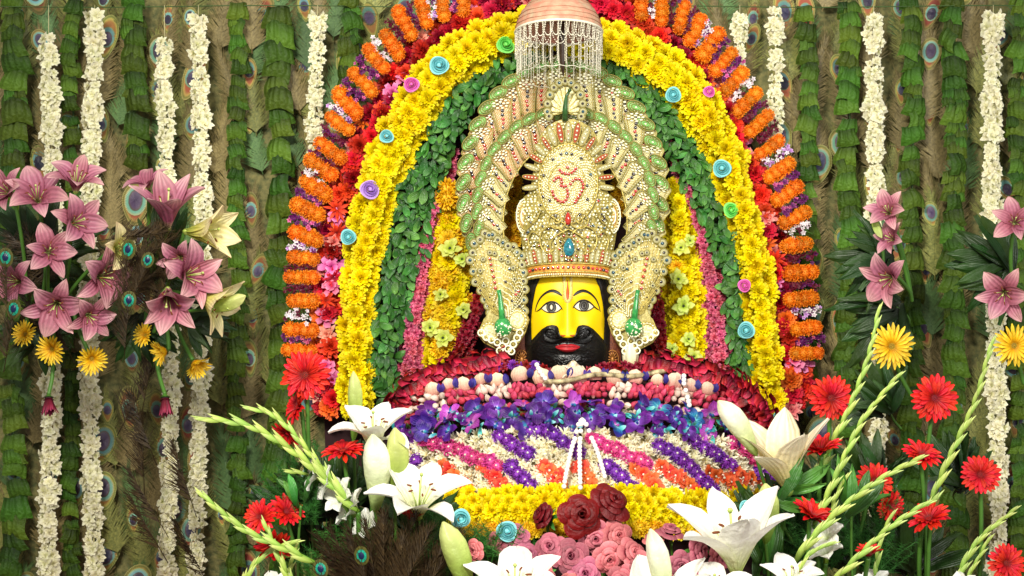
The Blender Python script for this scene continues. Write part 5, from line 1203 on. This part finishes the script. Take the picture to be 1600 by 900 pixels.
# gerberas
def gpetal(mat, L=.86, W=.085, mt='petal', dr=-14):
    out = []
    for _ in range(3):
        mb = MB(); petal(mb, Matrix.Identity(4), L, W, radians(R.uniform(6, 20)), radians(R.uniform(dr-8, dr+12)), cup=.5, ruf=.012, nu=4, nv=5, shape=STRAP); out.append(mb.build(mt, mat))
    return out
def gdisc(mat, m2):
    mb = MB(); mb.ball((0, 0, .0), (.2, .2, .07), 0, 12, 5)
    for q in range(60): r = .2*sqrt(q/60); a = q*2.4; mb.ball((r*cos(a), r*sin(a), .07-.6*r*r), .018, 1, 5, 3)
    for q in range(40): a = 2*pi*q/40; petal(mb, RZ(a) @ Matrix.Translation((0, .15, .03)), R.uniform(.14, .2), .022, radians(45), radians(10), nu=2, nv=2, mat=1)
    return mb.build('disc', [mat, m2])
GK = {'red': (gpetal(M_gred, W=.125), gpetal(M_gred, .58, .10), gdisc(plain_mat('dark_disc', '#2c0408', rough=.8), M_gred)), 'yellow': (gpetal(M_gyel), gpetal(M_gyel, .58, .07), gdisc(plain_mat('olive_disc', '#6c5410', rough=.8), M_gyel)), 'burg': (gpetal(M_gbur, dr=20), gpetal(M_gbur, .58, .07, dr=20), gdisc(plain_mat('burg_disc', '#1c0408', rough=.8), M_gbur))}
mb = MB(); mb.patch(lambda u, v: Vector(((.03+.17*v**.7)*cos(2*pi*u), (.03+.17*v**.7)*sin(2*pi*u), -.22+.20*v)), 14, 5)
for q in range(22): a = 2*pi*q/22; petal(mb, RZ(a) @ Matrix.Translation((0, .12, -.1)), .2, .03, radians(30), radians(20), nu=2, nv=2)
GCAL = mb.build('calyx', M_stem)
def gerbera(px, py, Y, r, n, kind, label, group, stem=None, droop=0, asp=1):
    b = P(px, py, Y); k = U(Y); t = thing('gerbera', b, label, 'gerbera', group); M = face(b, n, r*k*1.02)
    A, B, D = GK[kind]
    for i in range(23): obj('petal', R.choice(A), t, M @ RZ(2*pi*i/23+R.uniform(-.06, .06)) @ Matrix.Translation((0, .15, 0)) @ Matrix.Rotation(radians(droop+R.uniform(-8, 8)), 4, 'X') @ Matrix.Scale(R.uniform(.9, 1.06), 4))
    for i in range(20): obj('petal', R.choice(B), t, M @ RZ(2*pi*i/20+R.uniform(-.08, .08)) @ Matrix.Translation((0, .13, .05)) @ Matrix.Rotation(radians(12+droop*.9+R.uniform(-6, 8)), 4, 'X'))
    obj('disc', D, t, M); obj('calyx', GCAL, t, M)
    s = stem or (px+R.uniform(-25, 25), 1000); bk = b-Vector(n).normalized()*r*k*.2
    stemto(t, bk, P(s[0], s[1], Y+.08), .0065)
RG_ = 'red gerberas in the front bouquets'
gerbera(477, 586, -.45, 39, (-.15, -1, .15), 'red', 'large red gerbera facing front at the left foot of the arch', RG_, (500, 1000))
gerbera(466, 636, -.42, 30, (-.75, -.5, .35), 'red', 'red gerbera seen half from the side directly under the large left one', RG_, (510, 1000), 8)
gerbera(450, 676, -.40, 27, (-.6, -.5, -.5), 'red', 'lowest red gerbera of the left stack of three, tilted downwards behind the green spikes', RG_, (505, 1000), 14)
gerbera(536, 706, -.62, 34, (-.1, -.33, .95), 'red', 'flat red gerbera facing upwards beside the tall closed white lily bud', RG_, (560, 1000))
gerbera(408, 808, -.62, 28, (-.3, -1, .4), 'red', 'upper left red gerbera in the lower left cluster of three', RG_, (470, 1000), 10)
gerbera(447, 800, -.60, 30, (.3, -.7, .6), 'red', 'upper right red gerbera in the lower left cluster of three', RG_, (490, 1000), 15)
gerbera(428, 848, -.66, 34, (0, -.6, -.6), 'red', 'lowest red gerbera in the lower left cluster, crossed by a green spike', RG_, (480, 1000), 12)
gerbera(1298, 622, -.45, 36, (.1, -1, .12), 'red', 'large red gerbera facing front at right beside the tall green gladiolus spike', RG_, (1270, 1000))
gerbera(1283, 706, -.58, 36, (-.15, -.35, 1), 'red', 'red gerbera seen from the side above a pale green stem right of the cream lily', RG_, (1265, 1000), 22)
gerbera(1268, 808, -.66, 38, (.35, -.35, .85), 'red', 'red gerbera seen from the side low at right above white gladiolus flowers', RG_, (1250, 1000), 20)
gerbera(1366, 752, -.50, 31, (.1, -1, .35), 'red', 'dark red gerbera at the right edge behind the slanting green spikes, upper one', RG_, (1330, 1000), 4)
gerbera(1388, 790, -.48, 26, (.4, -.8, -.1), 'red', 'dark red gerbera at the right edge just below its twin', RG_, (1340, 1000), 12)
gerbera(1357, 868, -.70, 24, (-.1, -.25, 1), 'red', 'narrow red gerbera seen from the side at the lower right among white florets', RG_, (1360, 1000), 35)
gerbera(1460, 622, -.45, 37, (0, -1, .12), 'red', 'red gerbera near the right photo edge, highest of those beyond the long cream string', RG_, (1450, 1000))
gerbera(1440, 712, -.5, 33, (.1, -.5, .8), 'red', 'red gerbera near the right photo edge, facing upwards below the highest one', RG_, (1440, 1000), 10)
gerbera(1532, 742, -.5, 32, (-.1, -1, .3), 'red', 'red gerbera near the right photo edge under the rightmost cream string', RG_, (1520, 1000))
gerbera(1452, 812, -.55, 35, (-.3, -.5, .8), 'red', 'red gerbera near the right photo edge at the bottom, tilted left', RG_, (1450, 1000), 12)
gerbera(1572, 880, -.55, 30, (.1, -1, .3), 'red', 'red gerbera in the lower right corner', RG_, (1570, 1000))
gerbera(645, 812, -.72, 30, (.0, -.2, 1), 'red', 'dark red gerbera with pointed petals rising from the brown feathers beside a white lily', RG_, (650, 1000), 45)
YG = 'yellow gerberas at the sides'
gerbera(259, 548, -.25, 27, (-.75, -.55, -.3), 'yellow', 'yellow gerbera turned sideways under the pink lilies, the middle one of three', YG, (245, 470), 42)
gerbera(304, 566, -.24, 29, (.55, -.45, -.6), 'yellow', 'yellow gerbera hanging in front of the long cream string under the pink lilies', YG, (270, 480), 45)
gerbera(228, 524, -.25, 22, (-.5, -.8, .2), 'yellow', 'smallest yellow gerbera at the left among the pink lilies', YG, (235, 440), 25)
gerbera(1393, 541, -.35, 37, (.1, -1, 0), 'yellow', 'yellow gerbera facing front at right beside the pink lilies', YG, (1425, 620))
gerbera(82, 545, -.25, 27, (-.3, -.9, -.2), 'yellow', 'yellow gerbera near the left photo edge above a burgundy flower', YG, (80, 450), 20)
gerbera(40, 522, -.25, 22, (-.3, -.9, .2), 'yellow', 'small yellow gerbera at the far left photo edge', YG, (60, 450), 20)
gerbera(143, 560, -.25, 27, (.3, -.9, -.3), 'yellow', 'yellow gerbera in front of the second cream string from the left edge', YG, (110, 460), 25)
gerbera(1584, 540, -.35, 34, (0, -1, 0), 'yellow', 'yellow gerbera at the far right photo edge', YG, (1600, 600))
BG = 'drooping burgundy gerberas'
gerbera(258, 622, -.22, 32, (.1, -.3, -1), 'burg', 'burgundy gerbera hanging head down over the left cream string', BG, (246, 520), 62)
gerbera(76, 622, -.22, 30, (.1, -.4, -1), 'burg', 'burgundy gerbera hanging head down near the left photo edge', BG, (70, 520), 58)
# white lilies
lily(584, 706, -.60, (.02, -.30, 1), 82, 'white', 'white lily with spread recurved petals rising right of the left red gerberas', 0.0, (600, 1000), 2)
lily(654, 808, -.72, (.10, -.45, 1), 94, 'white', 'large white lily left of the yellow hem, just above a dark red pointed flower', 0.5, (670, 1000), -10)
lily(806, 945, -.86, (-.05, -.6, 1), 96, 'white', 'white lily at the bottom edge left of the pink roses, open towards the front', 0.1, (810, 1010), -4)
lily(1150, 898, -.82, (-.08, -.30, 1), 136, 'white', 'largest white lily, at right in front of the yellow hem', 0.35, (1150, 1010), -6, cupf=True)
lily(1232, 768, -.60, (-.20, -.2, 1), 118, 'cream', 'cream lily fanning upwards behind the bud at the right end of the cape', 0.8, (1230, 1000), -6, cupf=True, stam=False)
lily(1118, 950, -.90, (-.1, -.5, 1), 76, 'white', 'small white lily cut by the bottom edge under the largest one', 0.2, (1118, 1010), 0)
lily(1040, 985, -.92, (-.25, -.25, 1), 120, 'white', 'white lily at the bottom edge with narrow upright petals over the pink roses', 0.9, (1040, 1010), -26, stam=False, cupf=True)
lily(1238, 930, -.84, (-.1, -.5, 1), 66, 'white', 'white lily cut by the bottom edge, right of the largest one', .4, (1240, 1010), 0)
# buds
bud((586, 800), (582, 678), -.68, 42, 'w', 'tall closed white bud standing in front of the spread white lily at left')
bud((616, 778), (617, 668), -.66, 34, 'g', 'closed greenish bud just right of the tall white bud')
bud((552, 690), (552, 580), -.50, 22, 'g', 'slim pale green bud standing behind the spread white lily at left')
bud((732, 940), (692, 815), -.80, 40, 'g', 'thick yellow green bud leaning left at the bottom, under the pale blue ribbon rose')
bud((1182, 712), (1122, 626), -.62, 34, 'w', 'plump white bud leaning left in front of the orchids at right', (1240, 850))
bud((1196, 850), (1196, 755), -.66, 33, 'g', 'upright green white bud under the cream lily')
bud((1040, 960), (1016, 826), -.92, 34, 'w', 'long white bud rising over the pink roses at the bottom')
bud((322, 484), (384, 462), -.33, 22, 'g', 'yellow green bud pointing right under the pink lilies at left', (270, 490))
bud((1362, 332), (1378, 372), -.3, 12, 'g', 'small green bud above the pink lilies at right', (1380, 420))
# pink lilies
lily(262, 358, -.30, (.1, -.45, .9), 84, 'pink', 'uppermost pink lily at left, over the cream strings', .3, (238, 430), 0, cupf=True)
lily(290, 362, -.30, (.95, -.45, .0), 78, 'pale', 'pale yellow lily with pink edges pointing right beside the narrow leaf garland', .2, (240, 520), 0, cupf=True)
lily(285, 400, -.31, (-.1, -.8, -.3), 42, 'pink', 'small pink lily in the middle of the left lily group', .6, (240, 450), 0)
lily(282, 432, -.34, (.7, -.6, .05), 66, 'pink', 'pink lily facing right above the yellow green bud at left', .1, (240, 450), 4)
lily(262, 452, -.36, (.15, -.9, -.5), 78, 'pink', 'lowest pink lily at left, above the yellow gerberas', .9, (240, 480), 6, cupf=True)
lily(312, 462, -.33, (.9, -.3, -.45), 66, 'pale', 'pale lily turned down right at the lower end of the left lily group', .4, (245, 450), -14, cupf=True)
lily(232, 295, -.26, (-.2, -.4, .9), 40, 'pink', 'pink lily bud half open at the top of the left lily group', .4, (235, 430), -15, stam=False)
lily(1392, 336, -.30, (-.4, -.8, .3), 44, 'pink', 'uppermost pink lily at right beside the long cream string', .4, (1425, 470), 4)
lily(1400, 376, -.30, (-.7, -.6, .2), 34, 'pink', 'small pink lily between two larger ones at right', .4, (1425, 470), 0)
lily(1400, 432, -.33, (-.7, -.7, -.2), 56, 'pink', 'lowest pink lily at right, above the yellow gerbera', .1, (1425, 470), 8)
for x, y, ax, s, l in ((75, 395, (.3, -.9, .1), 50, 'small pink lily in the middle of the far left group'), (118, 300, (.2, -.5, .8), 58, 'pink lily opening upwards near the left photo edge, topmost of its group'), (35, 440, (-.4, -.9, 0), 52, 'pink lily at the far left photo edge above the small yellow gerbera'), (135, 490, (.5, -.8, -.3), 46, 'pink lily beside the second cream string, just above a yellow gerbera'), (60, 320, (.1, -.8, .5), 62, 'upper pink lily near the left photo edge'), (110, 350, (.6, -.7, .1), 56, 'pink lily facing right near the left photo edge, upper right of the group'), (20, 305, (-.4, -.8, .3), 48, 'leftmost pink lily at the photo edge'), (150, 432, (.7, -.7, -.1), 60, 'pink lily over the second cream string near the left photo edge'), (90, 470, (.1, -.9, -.3), 60, 'lowest pink lily near the left photo edge'), (1585, 350, (-.2, -1, .2), 44, 'upper pink lily near the right photo edge'), (1570, 455, (-.3, -.9, -.2), 54, 'lower pink lily near the right photo edge')):
    lily(x, y, -.30, ax, s, 'pink', l, R.uniform(0, 1), (x*.6+30, 470) if x < 800 else (1590, 470))
lily(172, 392, -.3, (.8, -.5, .1), 52, 'pale', 'pale lily near the left photo edge pointing right', .3, (100, 470))
# gladiolus spikes
def gbud():
    out = []
    for _ in range(4):
        mb = MB()
        def fn(u, v):
            a = 2*pi*u; r = interp([(0, .05), (.2, .075), (.5, .08), (.8, .045), (1, .006)], v); return Vector((r*cos(a)*1.0+.10*v*v, v, r*sin(a)*.8))
        mb.patch(fn, 8, 7)
        petal(mb, Matrix.Translation((-.02, 0, .1)), .85, .09, radians(4), radians(-8), cup=-.5, nu=4, nv=4, shape=LANCE)
        out.append(mb.build('bud', M_glad))
    return out
GB = gbud()
mb = MB()
for i in range(6): petal(mb, RZ(i*pi/3) @ Matrix.Translation((0, .02, 0)), .95, .30, radians(60), radians(-5), cup=.3, ruf=.06, nu=4, nv=5, shape=OVAL)
GFL = mb.build('floret', petal_mat('white_gladiolus', [(0, '#c8d890'), (.3, '#f8fbe8'), (1, '#fffffa')], hv=.004, vv=.08, pv=.1, tr=.25, veins=4, vein=.2, noise=.08))
def glad(pth, Y, label, s0=46, s1=30, florets=0, group='green gladiolus spikes'):
    pth3 = [p+(0,) for p in pth]; w_ = walk(pth3, 1, 2); L = w_[-1][2]; b = P(pth[0][0], pth[0][1], Y); k = U(Y); t = thing('gladiolus_spike', b, label, 'gladiolus', group)
    mb = MB(); pts = [P(q[0], q[1], Y) for q, _, _ in w_[::12]]+[P(*pth[-1], Y)]; n = len(pts); mb.tube(pts, [lerp(4.2, 1.2, i/(n-1))*k for i in range(n)], 6); obj('stem', mb.build('stem', M_glad), t)
    d = 4; i = 0
    while d < L-4:
        q, tan, _ = w_[int(d)]; f = d/L; s = lerp(s0*.92, s1, f)*1.2; sd = 1 if i % 2 else -1; a = lerp(.17, .06, f)*sd
        dx, dy = tan[0]*cos(a)-tan[1]*sin(a), tan[0]*sin(a)+tan[1]*cos(a)
        if i < florets:
            if i % 2 == 0: obj('floret', GFL, t, face(P(q[0]+dx*9*sd, q[1]+dy*6, Y-.03), jit((dx+.5*sd, -.8, -dy), .5), R.uniform(32, 42)*k))
        else:
            M = along_y(P(q[0], q[1], Y-.008), (dx, -.12, -dy), (0, -1, .1), s*k*R.uniform(.9, 1.1))
            obj('bud', GB[i % 4], t, M @ Matrix.Diagonal((sd*-1 if False else 1, 1, 1, 1)))
        d += s*.42; i += 1
    stemto(t, P(*pth[0], Y), P(pth[0][0]+R.uniform(-10, 20), 1010, Y+.05), 4.0*k)
glad([(560, 800), (530, 768), (470, 712), (410, 672), (360, 658), (322, 656)], -.66, 'long green gladiolus spike arching far left across the peacock wall over the red gerberas')
glad([(545, 800), (520, 752), (478, 700), (446, 662), (418, 644), (395, 640)], -.64, 'green gladiolus spike just above the long arching one at left', 36, 24)
glad([(492, 880), (450, 858), (400, 838), (360, 812), (322, 778)], -.78, 'green gladiolus spike low at left crossing in front of the lower red gerberas', 40, 26)
glad([(470, 940), (440, 880), (428, 850), (415, 820)], -.76, 'short green gladiolus spike rising beside the lower left red gerberas', 34, 24)
glad([(370, 960), (385, 900), (410, 868), (450, 850)], -.72, 'green gladiolus spike curving out of the bottom left corner of the bouquet', 36, 26)
glad([(575, 830), (540, 790), (500, 745), (450, 735)], -.60, 'gladiolus spike with white florets open under the arching green spikes at left', 34, 24, 9, 'white gladiolus')
glad([(1262, 760), (1285, 720), (1318, 660), (1342, 600), (1362, 540), (1372, 484)], -.55, 'tallest green gladiolus spike at right, rising beside the large red gerbera', 40, 22)
glad([(1272, 820), (1300, 760), (1325, 700), (1350, 650), (1400, 590)], -.62, 'green gladiolus spike leaning right, second of the right fan', 38, 24)
glad([(1240, 880), (1280, 828), (1330, 780), (1380, 745), (1425, 722)], -.70, 'green gladiolus spike crossing in front of the dark red gerberas at right', 42, 28)
glad([(1270, 940), (1330, 880), (1380, 830), (1440, 790)], -.76, 'lowest green gladiolus spike at right near the bottom edge', 40, 28)
glad([(1290, 880), (1292, 850), (1300, 790), (1318, 750)], -.60, 'gladiolus with white florets low at right under the side view gerberas', 30, 24, 3, 'white gladiolus')
glad([(1235, 960), (1245, 900), (1260, 868), (1290, 852)], -.82, 'gladiolus with large white florets cut by the bottom edge at right', 30, 24, 4, 'white gladiolus')
glad([(1360, 960), (1368, 900), (1372, 850), (1390, 810)], -.62, 'gladiolus with white florets behind the narrow red gerbera at lower right', 30, 24, 4, 'white gladiolus')
glad([(420, 960), (440, 920), (452, 890), (462, 860)], -.70, 'gladiolus with white florets at the bottom below the lower left red gerberas', 28, 22, 3, 'white gladiolus')
glad([(1440, 820), (1480, 720), (1520, 640), (1548, 540)], -.5, 'tall green gladiolus spike near the right photo edge', 40, 24)
glad([(1470, 960), (1500, 890), (1530, 840), (1580, 800)], -.52, 'lowest green gladiolus spike near the right photo edge', 40, 24)
glad([(1500, 960), (1512, 900), (1530, 870), (1545, 840)], -.55, 'gladiolus with white florets in the right corner', 28, 22, 4, 'white gladiolus')
# big leaves
LGL = leaf_mesh(M_leaf, 4, .12, 'leaf'); LDK = leaf_mesh(M_dleaf, 5, .12, 'leaf')
def leafspray(px, py, Y, n, L, a0, a1, label, pool, group):
    t = thing('leaf_spray', P(px, py, Y), label, 'leaves', group); k = U(Y)
    for i in range(n):
        a = radians(lerp(a0, a1, (i+.5)/n)+R.uniform(-14, 14)); l = L*R.uniform(.7, 1.2)
        x, y = px+R.uniform(-12, 12), py+R.uniform(-12, 12)
        obj('leaf', R.choice(pool), t, along_y(P(x, y, Y+R.uniform(-.02, .04)), (cos(a), R.uniform(-.3, .2), sin(a)), jit(FRONT, .6), l*k))
    stemto(t, P(px, py, Y), P(px+R.uniform(-20, 20), 1010 if Y < -.3 else py+30, Y+.08), .004)
LS = 'dark leaf sprays behind the flowers'
for x, y, n, L, a0, a1, lb in ((250, 420, 26, 90, 0, 360, 'dark green leaf spray behind the left pink lilies'), (225, 500, 22, 70, 180, 330, 'dark green leaf spray hanging under the left pink lilies'), (300, 500, 14, 64, -70, 40, 'dark leaf spray pointing right above the yellow gerberas'), (1385, 400, 24, 80, 90, 270, 'dark leaf spray behind the right pink lilies'), (1400, 480, 20, 90, 150, 270, 'dark leaf spray under the right pink lilies'), (1390, 640, 18, 80, 60, 200, 'dark leaf spray behind the right gladiolus spikes'),
    (60, 400, 26, 100, 0, 360, 'dark leaf spray behind the lilies at the left photo edge'), (60, 510, 20, 70, 180, 360, 'dark leaf spray hanging at the left photo edge'), (1580, 420, 24, 90, 90, 270, 'dark leaf spray at the right photo edge'), (1500, 760, 24, 80, 30, 150, 'leaf spray at the lower right photo edge')):
    leafspray(x, y, -.12, n, L, a0, a1, lb, LDK, LS)
for x, y, n, L, a0, a1, lb in ((520, 800, 26, 95, 30, 160, 'green leaf spray between the left red gerberas and the white lilies'), (640, 850, 24, 95, 30, 150, 'green leaf spray behind the brown feathers'), (1225, 850, 22, 100, 50, 150, 'green leaf spray right of the largest white lily'), (1320, 880, 26, 100, 20, 160, 'green leaf spray behind the right white florets'), (560, 900, 22, 90, 20, 160, 'green leaf spray at the bottom left'), (1420, 890, 22, 110, 30, 150, 'green leaf spray at the bottom right')):
    leafspray(x, y, -.42, n, L, a0, a1, lb, LDK, 'leaf sprays in the front bouquets')
for x, y, n, L, a0, a1, lb in ((1190, 900, 6, 95, 60, 110, 'broad bright green lily leaves beside the largest white lily'), (1215, 780, 6, 80, -20, 60, 'bright green leaves under the cream lily'), (1330, 800, 7, 80, 30, 120, 'bright green leaves among the right spikes'), (470, 790, 6, 70, 30, 140, 'bright green leaves above the lower left gerberas')):
    leafspray(x, y, -.62, n, L, a0, a1, lb, LGL, 'bright leaves in the front bouquets')
# asparagus fern
def ferncloud(cx, cy, rx, ry, Y, n, label, dens=.08):
    mb = MB()
    for i in range(n):
        x0, y0 = cx+R.uniform(-rx*.4, rx*.4), cy+ry; a = R.uniform(.35, pi-.35); L = R.uniform(.5, 1.15); y_ = Y+R.uniform(-.06, .08)
        tip = (cx+rx*cos(a)*L*1.3, cy+ry-2*ry*sin(a)*L); pts = [P(lerp(x0, tip[0], q/5), lerp(y0, tip[1], (q/5)**.8), y_-.02*q/5) for q in range(6)]
        mb.tube(pts, .0009, 3)
        for j in range(90):
            s = R.uniform(.1, 1); f = s*5; ii = min(4, int(f)); p = pts[ii].lerp(pts[ii+1], f-ii); d = Vector((R.gauss(0, 1), R.gauss(0, .7), R.gauss(.4, .8))).normalized()*R.uniform(.010, .026)
            w_ = d.orthogonal().normalized()*.0009
            mb.add([p-w_, p+w_, p+d], [(0, 1, 2)], 0)
    return obj('asparagus_fern', mb.build('asparagus_fern', M_fern, False), label=label, cat='fern', kind='stuff')
ferncloud(475, 760, 60, 60, -.55, 60, 'feathery green fern between the left gerberas'); ferncloud(700, 850, 60, 50, -.62, 60, 'feathery green fern right of the brown feathers'); ferncloud(1270, 830, 75, 60, -.5, 80, 'feathery green fern behind the right gerberas')
ferncloud(550, 870, 90, 60, -.6, 70, 'feathery green fern at the bottom left'); ferncloud(1370, 830, 60, 80, -.45, 60, 'feathery green fern at the lower right'); ferncloud(780, 850, 50, 30, -.62, 30, 'feathery green fern under the yellow hem')
mb = MB()
for q in range(140):
    x = 640+R.uniform(0, 500); s = (x-890)/250; p = BP(x, 655+10*s*s+R.uniform(-4, 24), .06); 
    for j in range(5):
        d = Vector((R.gauss(0, 1), -abs(R.gauss(.3, .3)), R.gauss(0, 1))).normalized()*R.uniform(.01, .024); w_ = d.orthogonal().normalized()*.0009; mb.add([p-w_, p+w_, p+d], [(0, 1, 2)])
obj('fern_tips', mb.build('fern_tips', M_fern, False), label='fine green fern tips poking out between the violet orchids', cat='fern', kind='stuff')
# brown peacock feathers standing in the bouquets
def tallfeather():
    mb = MB()
    for k in range(150):
        t = R.random(); y = lerp(-1.0, .42, t); sgn = R.choice((-1, 1)); L = lerp(.75, .32, t)*R.uniform(.6, 1.15); a = radians(lerp(48, 78, t)+R.uniform(-14, 14)); pts = []
        c = R.uniform(-.25, .1)
        for q in range(5):
            s = q/4; pts.append(Vector((sgn*cos(a)*L*s, y+sin(a)*L*s+c*s*s*L, .02+.08*sin(s*2+k))))
        vs = []
        for q, p in enumerate(pts): wv = .011*(1-.75*q/4); vs += [p+Vector((-wv*.7, -wv, 0)), p+Vector((wv*.7, wv, .004))]
        mb.add(vs, [(2*q, 2*q+2, 2*q+3, 2*q+1) for q in range(4)])
    mb.tube([(0, -1.4, 0), (0, -.4, .02), (0, .42, .02)], [.014, .01, .006], 4); return mb.build('vane', M_barbdk)
TF = [tallfeather() for _ in range(3)]
TE = [ell(.20, .26, .06, .01, M_bronze, 'eye_ring', .30), ell(.135, .17, .08, .015, M_vteal, 'eye_iris', .30), ell(.08, .10, .10, .02, M_navy, 'eye_heart', .31)]
def feather(px, py, Y, s, d, label, eye=True, group='brown peacock feathers in the bouquets'):
    f = thing('peacock_plume', P(px, py, Y), label, 'feather', group); k = U(Y); M = along_y(P(px, py, Y), d, jit(FRONT, .3), s*k)
    obj('vane', R.choice(TF), f, M)
    if eye:
        e = obj('eye_ring', TE[0], f, M); obj('eye_iris', TE[1], e, M); obj('eye_heart', TE[2], e, M)
for i in range(34):
    x = lerp(515, 700, (i%17+.5)/17)+R.uniform(-8, 8); 
    feather(x, 862+R.uniform(-28, 40)-(12 if abs(x-610) < 50 else -8), -.78+R.uniform(-.05, .05), 70, ((x-600)/130, -.15, 1), '%s brown plume from the left in the tuft under the left white lilies' % ordn(i+1), False, 'brown plumes in the tuft at lower left')
feather(568, 885, -.90, 60, (-.1, -.1, 1), 'brown peacock feather with green eye standing in the lower left tuft'); feather(506, 905, -.90, 60, (-.3, -.1, 1), 'brown peacock feather with dark teal eye at the left foot of the tuft')
for x, y, s, d, lb in ((200, 408, 62, (.15, -.1, 1), 'peacock feather with vivid teal eye at the left edge of the lily group, upper one'), (226, 420, 50, (.4, -.1, 1), 'smaller peacock feather leaning right beside the upper one at left'), (200, 486, 58, (.1, -.1, 1), 'peacock feather with teal eye at the left edge, lower one'), (10, 420, 60, (0, -.1, 1), 'peacock feather at the far left photo edge'), (20, 500, 60, (.2, -.1, 1), 'lower peacock feather at the far left photo edge')):
    feather(x, y, -.40, s, d, lb)
for i in range(12):
    a = R.uniform(.1, 2.2); feather(232+R.uniform(-20, 30), 400+R.uniform(-40, 90), -.33+R.uniform(-.03, .03), 62, (cos(a), -.1, sin(a)), '%s dark brown plume fanned behind the left pink lilies' % ordn(i+1), False, 'brown plumes behind the left pink lilies')
for i in range(8): feather(R.choice((208, 285, 225))+R.uniform(-14, 14), 560+i*40, -.05, 66, (R.uniform(-.6, .6), 0, 1), '%s dark brown plume down at the left, beside the cream string' % ordn(i+1), False, 'brown plumes at the left edge')
for i in range(8):
    a = R.uniform(.1, 2.8); feather(50+R.uniform(-30, 40), 420+R.uniform(-60, 100), -.2, 62, (cos(a), -.1, sin(a)), '%s dark brown plume behind the lilies near the left photo edge' % ordn(i+1), False, 'brown plumes at the left photo edge')
# roses
ROD = rose_mesh(M_rosed, n=2); ROP = rose_mesh(M_rosep, n=4); ROC = rose_mesh(M_rosed, n=1, full=.62)
mb = MB()
for k in range(5): petal(mb, RZ(k*2*pi/5) @ Matrix.Translation((0, .05, -.05)), .8, .16, radians(-10), radians(-30), nu=2, nv=3, shape=LANCE)
SEP = mb.build('sepal', M_leaf)
def rose(px, py, Y, r, n, me, label, group, asp=1):
    t = thing('rose', P(px, py, Y), label, 'rose', group); k = U(Y); M = face(P(px, py, Y), jit(n, .35), r*k); obj('rose_head', me, t, M); obj('sepal', SEP, t, M); stemto(t, P(px, py, Y+.01), P(px+R.uniform(-8, 8), 1010, Y+.12), .004)
DR = 'dark red roses in the middle of the hem'; PRG = 'dusty pink roses at the bottom centre'
rose(905, 806, -.64, 34, (0, -1, .1), ROD[0], 'open dark red rose in the middle of the yellow hem', DR); rose(858, 810, -.60, 28, (-.75, -.5, .4), ROC[0], 'dark red rose bud turned left beside the open dark rose', DR); rose(950, 790, -.60, 32, (.5, -.7, .5), ROD[1], 'dark red rose turned right and up beside the open dark rose', DR); rose(930, 818, -.60, 24, (.4, -.9, -.3), ROD[1], 'dark red rose tucked under the right one', DR)
PLR = [(862, 858, 25, (-.4, -.9, .2)), (888, 872, 29, (.1, -1, .2)), (928, 840, 25, (-.1, -1, .3)), (962, 838, 24, (.4, -.9, .3)), (850, 895, 24, (-.5, -.8, 0)), (912, 898, 27, (0, -1, -.1)), (948, 872, 26, (.2, -1, 0)), (984, 868, 24, (.5, -.8, .2)), (1004, 890, 30, (-.2, -.9, .4)), (972, 905, 24, (0, -1, 0)), (1046, 838, 22, (.2, -.6, .8)), (1062, 882, 23, (.4, -.9, .1)), (1086, 862, 24, (.7, -.6, .3)), (1022, 846, 17, (-.3, -.6, .7)), (810, 842, 20, (.4, -.8, .3)), (778, 848, 18, (-.3, -.8, .3)), (822, 868, 20, (0, -1, .2)), (745, 860, 17, (-.3, -.8, .3)), (890, 920, 26, (0, -1, 0)), (1040, 915, 24, (0, -1, 0)), (1080, 915, 24, (0, -1, .1)), (1120, 870, 22, (.3, -.8, .2)), (935, 925, 26, (0, -1, 0))]
PRN = ['directly under the dark red bud', 'under the open dark rose', 'top middle, under the right dark rose', 'top right, under the right dark rose', 'left edge of the heap', 'lower middle of the heap', 'right of the heap middle', 'left of the long white bud', 'largest, touching the long white bud', 'bottom middle', 'under the hem, right of the long white bud', 'right of the long white bud, lower one', 'touching the largest white lily', 'small, behind the long white bud', 'left of the heap under the hem', 'beside the teal ribbon rose', 'left, lower one over a white lily', 'leftmost, under the hem corner', 'bottom edge, left', 'bottom edge, right of the white bud', 'bottom edge, under the white lily', 'under the largest white lily', 'bottom edge, middle']
for i, (x, y, r, n) in enumerate(PLR): rose(x, y, -.68+(.05 if y < 850 else 0)-(y-850)*.0008, r, n, ROP[i % 4], 'dusty pink rose at the bottom centre, '+PRN[i], PRG)
obj('ribbon_rose', FR['teal'], None, face(P(720, 810, -.74), (.2, -1, -.2), 15*U(-.74)), label='pale blue ribbon rose at the left end of the yellow hem', cat='ribbon rose', group='ribbon roses')
obj('ribbon_rose', FR['teal'], None, face(P(792, 830, -.66), (.1, -1, .3), 16*U(-.66)), label='teal ribbon rose under the yellow hem left of the dark red roses', cat='ribbon rose', group='ribbon roses')
obj('ribbon_rose', FR['teal'], None, face(P(1166, 793, -.64), (.1, -1, .1), 11*U(-.64)), label='teal ribbon rose behind the largest white lily', cat='ribbon rose', group='ribbon roses')
print('objects', len(bpy.data.objects))

for x, y, n, L, a0, a1, lb in ((455, 800, 22, 70, 20, 170, 'green leaf spray behind the lower left gerberas'), (590, 790, 22, 80, 20, 160, 'green leaf spray behind the tall white bud'), (690, 870, 18, 70, 20, 160, 'green leaf spray beside the thick green bud'), (1190, 840, 18, 80, 30, 150, 'green leaf spray behind the largest white lily'), (1290, 780, 24, 80, 0, 180, 'green leaf spray between the right gerberas'), (1370, 760, 22, 80, 30, 170, 'green leaf spray behind the dark red gerberas at right'), (480, 860, 22, 80, 20, 160, 'green leaf spray low between the left gerberas and the brown tuft')):
    leafspray(x, y, -.36, n, L, a0, a1, lb, LDK, 'leaf sprays in the front bouquets')
